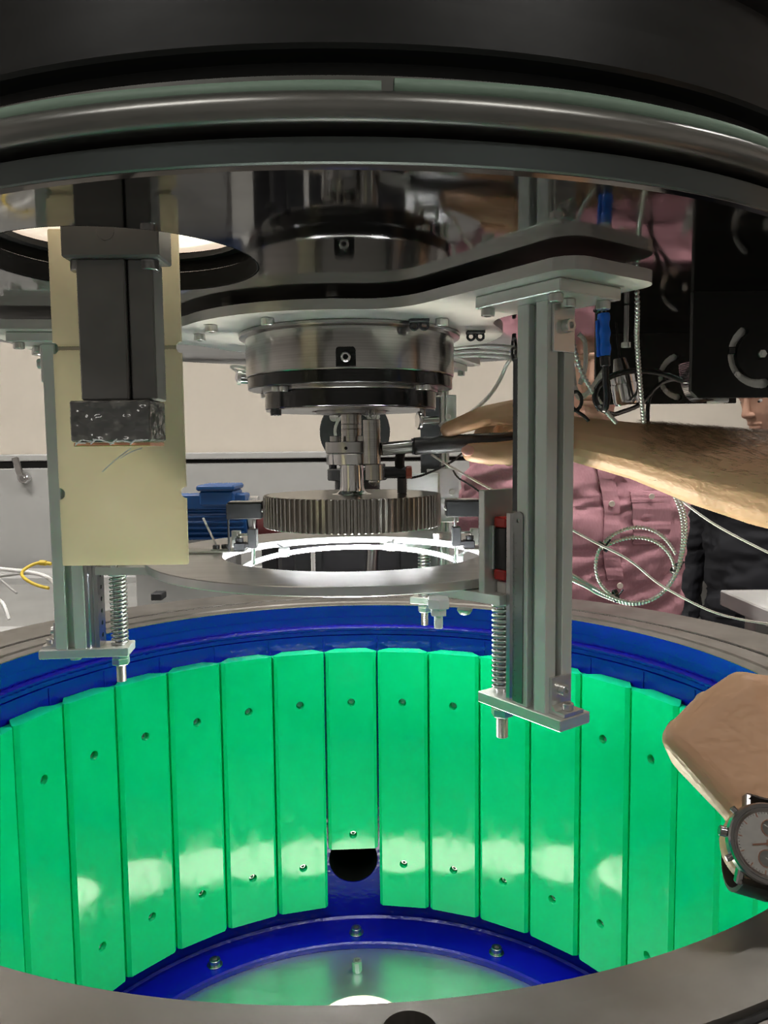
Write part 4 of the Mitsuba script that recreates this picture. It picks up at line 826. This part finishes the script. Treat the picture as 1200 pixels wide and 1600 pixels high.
hc, HP = head_chains(head, V3(-1, .1, -.35), V3(0, 0, 1))
trunk = [['hull', (V3(.78, .66, -.05), .105), (V3(.77, .40, -.05), .105), (V3(.84, .61, -.36), .11), (V3(.84, .45, -.36), .11)], [(neck-V3(0, 0, .08), .07), (neck, .056), (head+V3(.01, 0, -.05), .055)],
         ['hull', (shR, .055), (shL, .055), (V3(.78, .53, .02), .09)], ['hull', (V3(.85, .62, -.42), .12), (V3(.85, .44, -.42), .12)]]
legs = [[(V3(.85, .63, -.45), .095), (V3(.84, .64, -.85), .062), (V3(.86, .65, -1.20), .045)], [(V3(.85, .43, -.45), .095), (V3(.84, .42, -.85), .062), (V3(.86, .41, -1.20), .045)]]
body = blob(RH+RA+LH+LA+hc+trunk+legs, .0042, 12)
part(AP, 'body', body, 'skin', True)
def clothes(t, sm, tr, torso, legs_, sleeves, feet, f):
    m = blob(torso+sleeves, .010, 6); q_ = m.vertices; fold = np.abs(2*meshkit.fbm(np.stack([q_[:, 0]*5+q_[:, 2]*6, q_[:, 1]*5, q_[:, 2]*17-q_[:, 0]*5], -1), 3, 5)-1)
    m.vertices += m.vertex_normals*((meshkit.fbm(q_*V3(9, 9, 16), 3, 5)-.5)*.014 - np.clip(.28-fold, 0, .28)*.045)[:, None]; part(t, 'shirt', m, sm, True)
    m2 = blob(legs_, .014, 6); part(t, 'trousers', m2, tr, True)
    for q in feet: part(t, 'shoe', blob([['hull', (q, .042), (q+f*.10+V3(0, 0, -.005), .038), (q+f*.17+V3(0, 0, -.012), .030)]], .01, 4), 'shoe', True)
    return m
infl = lambda ch, d: [([c[0]]+[(q, r+d) for q, r in c[1:]]) if c[0] == 'hull' else [(q, r+d) for q, r in c] for c in ch]
clothes(AP, 'grey_shirt', 'trousers', infl(trunk[:1]+trunk[2:3], .014), infl(trunk[3:]+legs, .014), [[(shR, .072), (shR*.55+el*.45, .063)], [(shL, .072), (shL*.55+elL*.45, .063)]], [V3(.88, .65, FLOOR_Z+.043), V3(.88, .41, FLOOR_Z+.043)], V3(-1, 0, 0))
add_face(AP, HP); add_hair(AP, HP)
# nail of the thumb, fine hair on the right forearm
tn = p(731, 704.0, .7438)
nm = trimesh.creation.icosphere(3, 1.0); part(AP, 'nail', nm, 'nail', True, 'thumb nail', M=TR(*tn) @ RZ(8) @ SC(.0066, .0022, .0052))
rng = np.random.default_rng(11); segs = []
for i in range(3200):
    k = rng.random(); a_, b_ = (f1, f2) if k < .45 else (f2, f3) if k < .8 else (f3, f3+(el-f3)*.5)
    ra, rb = {0: (.0278, .0375), 1: (.0375, .0445), 2: (.0445, .044)}[0 if k < .45 else 1 if k < .8 else 2]
    u_ = rng.random(); c = a_+(b_-a_)*u_; r = ra+(rb-ra)*u_; ax = unit(b_-a_); e1 = unit(np.cross(ax, V3(0, 1, 0))); e2 = np.cross(ax, e1); ph = rng.normal(-.5, .75)
    nn = e1*math.sin(ph+math.pi/2) + e2*math.cos(ph+math.pi/2)
    if nn[2] < 0 and rng.random() < .9: nn = -nn
    q = c+nn*(r-.0006); tdir = unit(-ax*.9+e2*rng.normal(0, .3)+nn*.25); L = .008+.008*rng.random()
    segs.append(np.array([q, q+tdir*L*.5, q+tdir*L-nn*.0012]))
VV, FF = [], []
for sgm in segs:
    d = unit(sgm[2]-sgm[0]); w_ = unit(np.cross(d, V3(.3, -1, .2)))*.00011; w2 = np.cross(d, w_); o = len(VV)
    VV += [sgm[0]+w_, sgm[0]-w_*.5+w2, sgm[0]-w_*.5-w2, sgm[1]+w_, sgm[1]-w_*.5+w2, sgm[1]-w_*.5-w2, sgm[2]]
    for j in range(3):
        l = (j+1) % 3; FF += [[o+j, o+l, o+3+l], [o+j, o+3+l, o+3+j], [o+3+j, o+3+l, o+6]]
part(AP, 'arm_hair', trimesh.Trimesh(np.array(VV), np.array(FF), process=False), 'arm_hair', False, 'fine brown hair of the right forearm', kind='stuff')

# wristwatch on the left wrist
WT = thing('wristwatch', 'round chronograph wristwatch with grey dial and black strap on a wrist at the right edge', 'wristwatch')
wc = wl+nW*.0275; Mw = np.eye(4); Mw[:3, 0] = -axF; Mw[:3, 2] = nW; Mw[:3, 1] = np.cross(nW, -axF); Mw[:3, 3] = wc
part(WT, 'case', lathe([(0, -.004), (.0185, -.004), (.0205, -.002), (.0207, .0035), (.0200, .0048), (.0182, .0048), (.0182, .0030), (0, .0030)], 64), 'bezel', 28, 'steel case', M=Mw)
dl = part(WT, 'dial', cyl(.0181, .0031, .0034, 64, .0001), 'dial', 28, 'grey dial', M=Mw)
part(WT, 'rehaut', lathe([(.0158, .0035), (.0180, .0035), (.0180, .0046), (.0172, .0046)], 64), 'bezel', 28, M=Mw)
for i in range(60):
    a = i*math.pi/30; w_ = .00055 if i % 5 == 0 else .0002
    part(dl, 'tick', xf(bx(.0135 if i % 5 == 0 else .0148, .0156, -w_/2, w_/2, .0034, .0037, .00005), Mw @ RZ(i*6)), 'rose' if i % 5 == 0 else 'black_matt', False)
for a in (90, 180, 270):
    sx, sy = .0078*math.cos(math.radians(a)), .0078*math.sin(math.radians(a))
    sd = part(WT, 'subdial', lathe([(0, .00345), (.0042, .00345), (.0042, .0036), (0, .0036)], 32), 'brushed', 28, 'small silver subdial', M=Mw @ TR(sx, sy, 0))
    part(sd, 'ring', lathe([(.0040, .0035), (.0045, .0035), (.0045, .0040), (.0040, .0040)], 32), 'rose', 28, M=Mw @ TR(sx, sy, 0))
    part(sd, 'hand', xf(bx(-.0008, .0034, -.0002, .0002, .0038, .0040, .00005), Mw @ TR(sx, sy, 0) @ RZ(70+a)), 'white_plastic', False)
for nme, L_, ww, az in (('hour_hand', .0085, .0009, 20), ('minute_hand', .0130, .0008, 118), ('second_hand', .0140, .0003, 235)):
    part(WT, nme, xf(bx(-.002, L_, -ww/2, ww/2, .0040, .0043, .00005), Mw @ RZ(az)), 'rose', False)
part(WT, 'hub', cyl(.0011, .0036, .0047, 16), 'rose', M=Mw)
part(WT, 'crystal', trimesh.Trimesh(np.array([[.0181*math.cos(a), .0181*math.sin(a), .0050] for a in np.arange(40)*2*math.pi/40]), np.array([[0, i, i+1] for i in range(1, 39)]), process=False).apply_transform(Mw), 'glass', False, 'clear crystal')
part(WT, 'crown', cyl(.0028, .0206, .0245, 18, .0004), 'bezel', M=Mw @ RY(90))
for a in (35, -35): part(WT, 'pusher', cyl(.0017, .0205, .0235, 14, .0003), 'bezel', M=Mw @ RZ(a) @ RY(90))
for s_ in (-1, 1):
    for x_ in (-1, 1): part(WT, 'lug', xf(bx(.0095*x_-.0018, .0095*x_+.0018, min(.016*s_, .0245*s_), max(.016*s_, .0245*s_), -.0042, .0015, .0008), Mw @ TR(0, 0, -.0005) @ RX(-14*s_)), 'bezel')
th = np.linspace(math.radians(62), math.radians(298+180-0), 40); rW = .0244
bn = []
for a in np.linspace(math.radians(50), math.radians(310), 44):
    bn.append(wl+axF*.003+nW*(.0012+rW*math.cos(a))+TW*(rW*1.04*math.sin(a)))
bn = np.array([wc-nW*.0035+TW*.0215]+bn+[wc-nW*.0035-TW*.0215]); VV = []
for i, q in enumerate(bn):
    o = unit(q-wl); VV += [q-axF*.0092, q+axF*.0092, q+o*.0022-axF*.0088, q+o*.0022+axF*.0088]
FF = []
for i in range(len(bn)-1):
    for a, b in ((0, 1), (1, 3), (3, 2), (2, 0)): FF += [[4*i+a, 4*i+b, 4*i+4+b], [4*i+a, 4*i+4+b, 4*i+4+a]]
FF += [[0, 2, 3], [0, 3, 1]]; o = 4*(len(bn)-1); FF += [[o, o+1, o+3], [o, o+3, o+2]]
part(WT, 'strap', trimesh.Trimesh(np.array(VV), np.array(FF), process=False), 'strap', 40, 'black strap')

# the man in the pink shirt behind the vessel
def standing(name, label, x, y, hz, yaw, sm, shirt_sleeve, armpose, headf, zs=0.0):
    """Standing figure; hz the shoulder height; yaw of the facing direction."""
    t = thing(name, label, 'person'); R3 = RZ(yaw)[:3, :3]
    W = lambda a, b, z: V3(x, y, 0)+R3 @ V3(a, b, 0)+V3(0, 0, z)     # a to its left, b forwards
    f = R3 @ V3(0, 1, 0); hip = -.42
    sR, sL = W(-.185, 0, hz-.035), W(.185, 0, hz-.035); hd = W(0, .035, hz+.19)
    tor = [['hull', (W(-.10, .01, hz-.14), .108), (W(.10, .01, hz-.14), .108), (W(-.085, .0, hz-.45), .100), (W(.085, 0, hz-.45), .100), (W(0, .03, hz-.40), .10)],
           ['hull', (sR, .052), (sL, .052), (W(0, -.01, hz+.0), .075), (W(-.09, .01, hz-.12), .10), (W(.09, .01, hz-.12), .10)], ['hull', (W(-.085, 0, hz-.52), .108), (W(.085, 0, hz-.52), .108), (W(0, 0, hz-.42), .11)]]
    hc_, P_ = head_chains(hd, headf, V3(0, 0, 1))
    nk = [[(W(0, -.01, hz-.02), .066), (W(0, .005, hz+.06), .055), (hd-V3(0, 0, .04), .055)]]
    lg = [[(W(k*.09, 0, hz-.56), .095), (W(k*.10, .01, hz-.98), .060), (W(k*.11, 0, FLOOR_Z+.09), .045)] for k in (-1, 1)]
    arms, sleeves = [], []
    for sh_, (e, w, n_, side) in zip((sR, sL), armpose(W)):
        arms += [[(sh_, .050), (e, .040)], [(e, .040), (e+(w-e)*.35, .040), (w, .025)]]+relaxed_hand(w, w-e, n_, side); sleeves.append([(sh_, .074), (e, .060)]+([(e+(w-e)*shirt_sleeve, .050)] if shirt_sleeve else []))
    part(t, 'body', blob(tor+nk+hc_+lg+arms, .0075, 6), 'skin_face', True)
    cl = clothes(t, sm, 'trousers', infl(tor[:2], .023)+[['hull', (W(-.080, .01, hz-.45), .134), (W(.080, .01, hz-.45), .134), (W(-.080, .01, hz-.60), .146), (W(.080, .01, hz-.60), .146)]], infl(tor[2:]+lg, .016), sleeves, [W(k*.11, -.03, FLOOR_Z+.043) for k in (-1, 1)], f)
    add_face(t, P_); add_hair(t, P_)
    return t, W, cl, P_
def arms_pink(W): return ((W(-.225, -.07, -.14), W(-.06, -.17, -.30), V3(0, -1, 0), 1), (W(.225, -.07, -.14), W(.06, -.19, -.34), V3(0, -1, 0), -1))
PK, Wp, shirt, _ = standing('person', 'man in a pink button shirt standing behind the vessel, head hidden by the lid', .435, 1.67, -.020, 187, 'pink_shirt', .25, arms_pink, V3(-.2, -1, -.25))
# crumpled folds and the button strip, pocket and collar of the shirt
sv = np.array(shirt.vertices)
def front(x, z, off=.003):
    d = (sv[:, 0]-x)**2+(sv[:, 2]-z)**2; k = np.where(d < .014**2)[0]
    return sv[k, 1].min()-off if len(k) else sv[d.argmin(), 1]-off
def patch(path, w, th, wz=None):
    """A strip of cloth following the front of the shirt along (x, z) points."""
    VV, FF = [], []
    for (x_, z_) in path:
        ya = front(x_-w/2, z_); yb = front(x_+w/2, z_); VV += [[x_-w/2, ya, z_], [x_+w/2, yb, z_], [x_-w/2, ya+th+.006, z_], [x_+w/2, yb+th+.006, z_]]
    for i in range(len(path)-1):
        for a, b in ((0, 1), (1, 3), (3, 2), (2, 0)): FF += [[4*i+a, 4*i+4+a, 4*i+4+b], [4*i+a, 4*i+4+b, 4*i+b]]
    return trimesh.Trimesh(np.array(VV), np.array(FF), process=False)
q = [at(*v, 1.54) for v in ((948, 690), (953, 760), (956, 800), (952, 850), (958, 900), (962, 960))]
cs = CubicSpline([v[2] for v in q[::-1]], [v[0] for v in q[::-1]])
part(PK, 'button_strip', patch([(float(cs(z)), z) for z in np.linspace(-.01, -.27, 50)], .034, .002), 'pink_shirt', True, 'button strip of the shirt')
for (x_, y_2) in ((955, 787), (965, 913), (950, 700)):
    v = at(x_, y_2, 1.54); part(PK, 'button', cyl(.0062, 0, .003, 18), 'button', M=align((0, -1, 0), (v[0], front(v[0], v[2], .0045), v[2])))
pk0, pk1 = at(990, 768, 1.54), at(1050, 850, 1.54)
m = patch([((pk0[0]+pk1[0])/2, z) for z in np.linspace(pk0[2], pk1[2], 24)], pk1[0]-pk0[0], .0015)
part(PK, 'pocket', m, 'pink_shirt', True, 'chest pocket'); part(PK, 'pocket_flap', patch([((pk0[0]+pk1[0])/2, z) for z in np.linspace(pk0[2], pk0[2]-.022, 8)], pk1[0]-pk0[0]+.003, .004), 'pink_shirt', True)
v = at(1020, 776, 1.54); part(PK, 'button', cyl(.0058, 0, .003, 18), 'button', M=align((0, -1, 0), (v[0], front(v[0], v[2], .0085), v[2])))

def arms_navy(W): return ((W(-.28, .04, -.38), W(-.24, .12, -.62), V3(-1, 0, 0), 1), (W(.28, .04, -.38), W(.24, .12, -.62), V3(1, 0, 0), -1))
hx = at(1178, 640, 2.25)
standing('person', 'man in a dark navy shirt at the far right looking down to the left', hx[0]+.075, 2.25, -.055, 115, 'navy', .92, arms_navy, V3(-1, -.35, -.35))
print('triangles', tris(), 'entries', len(scene))
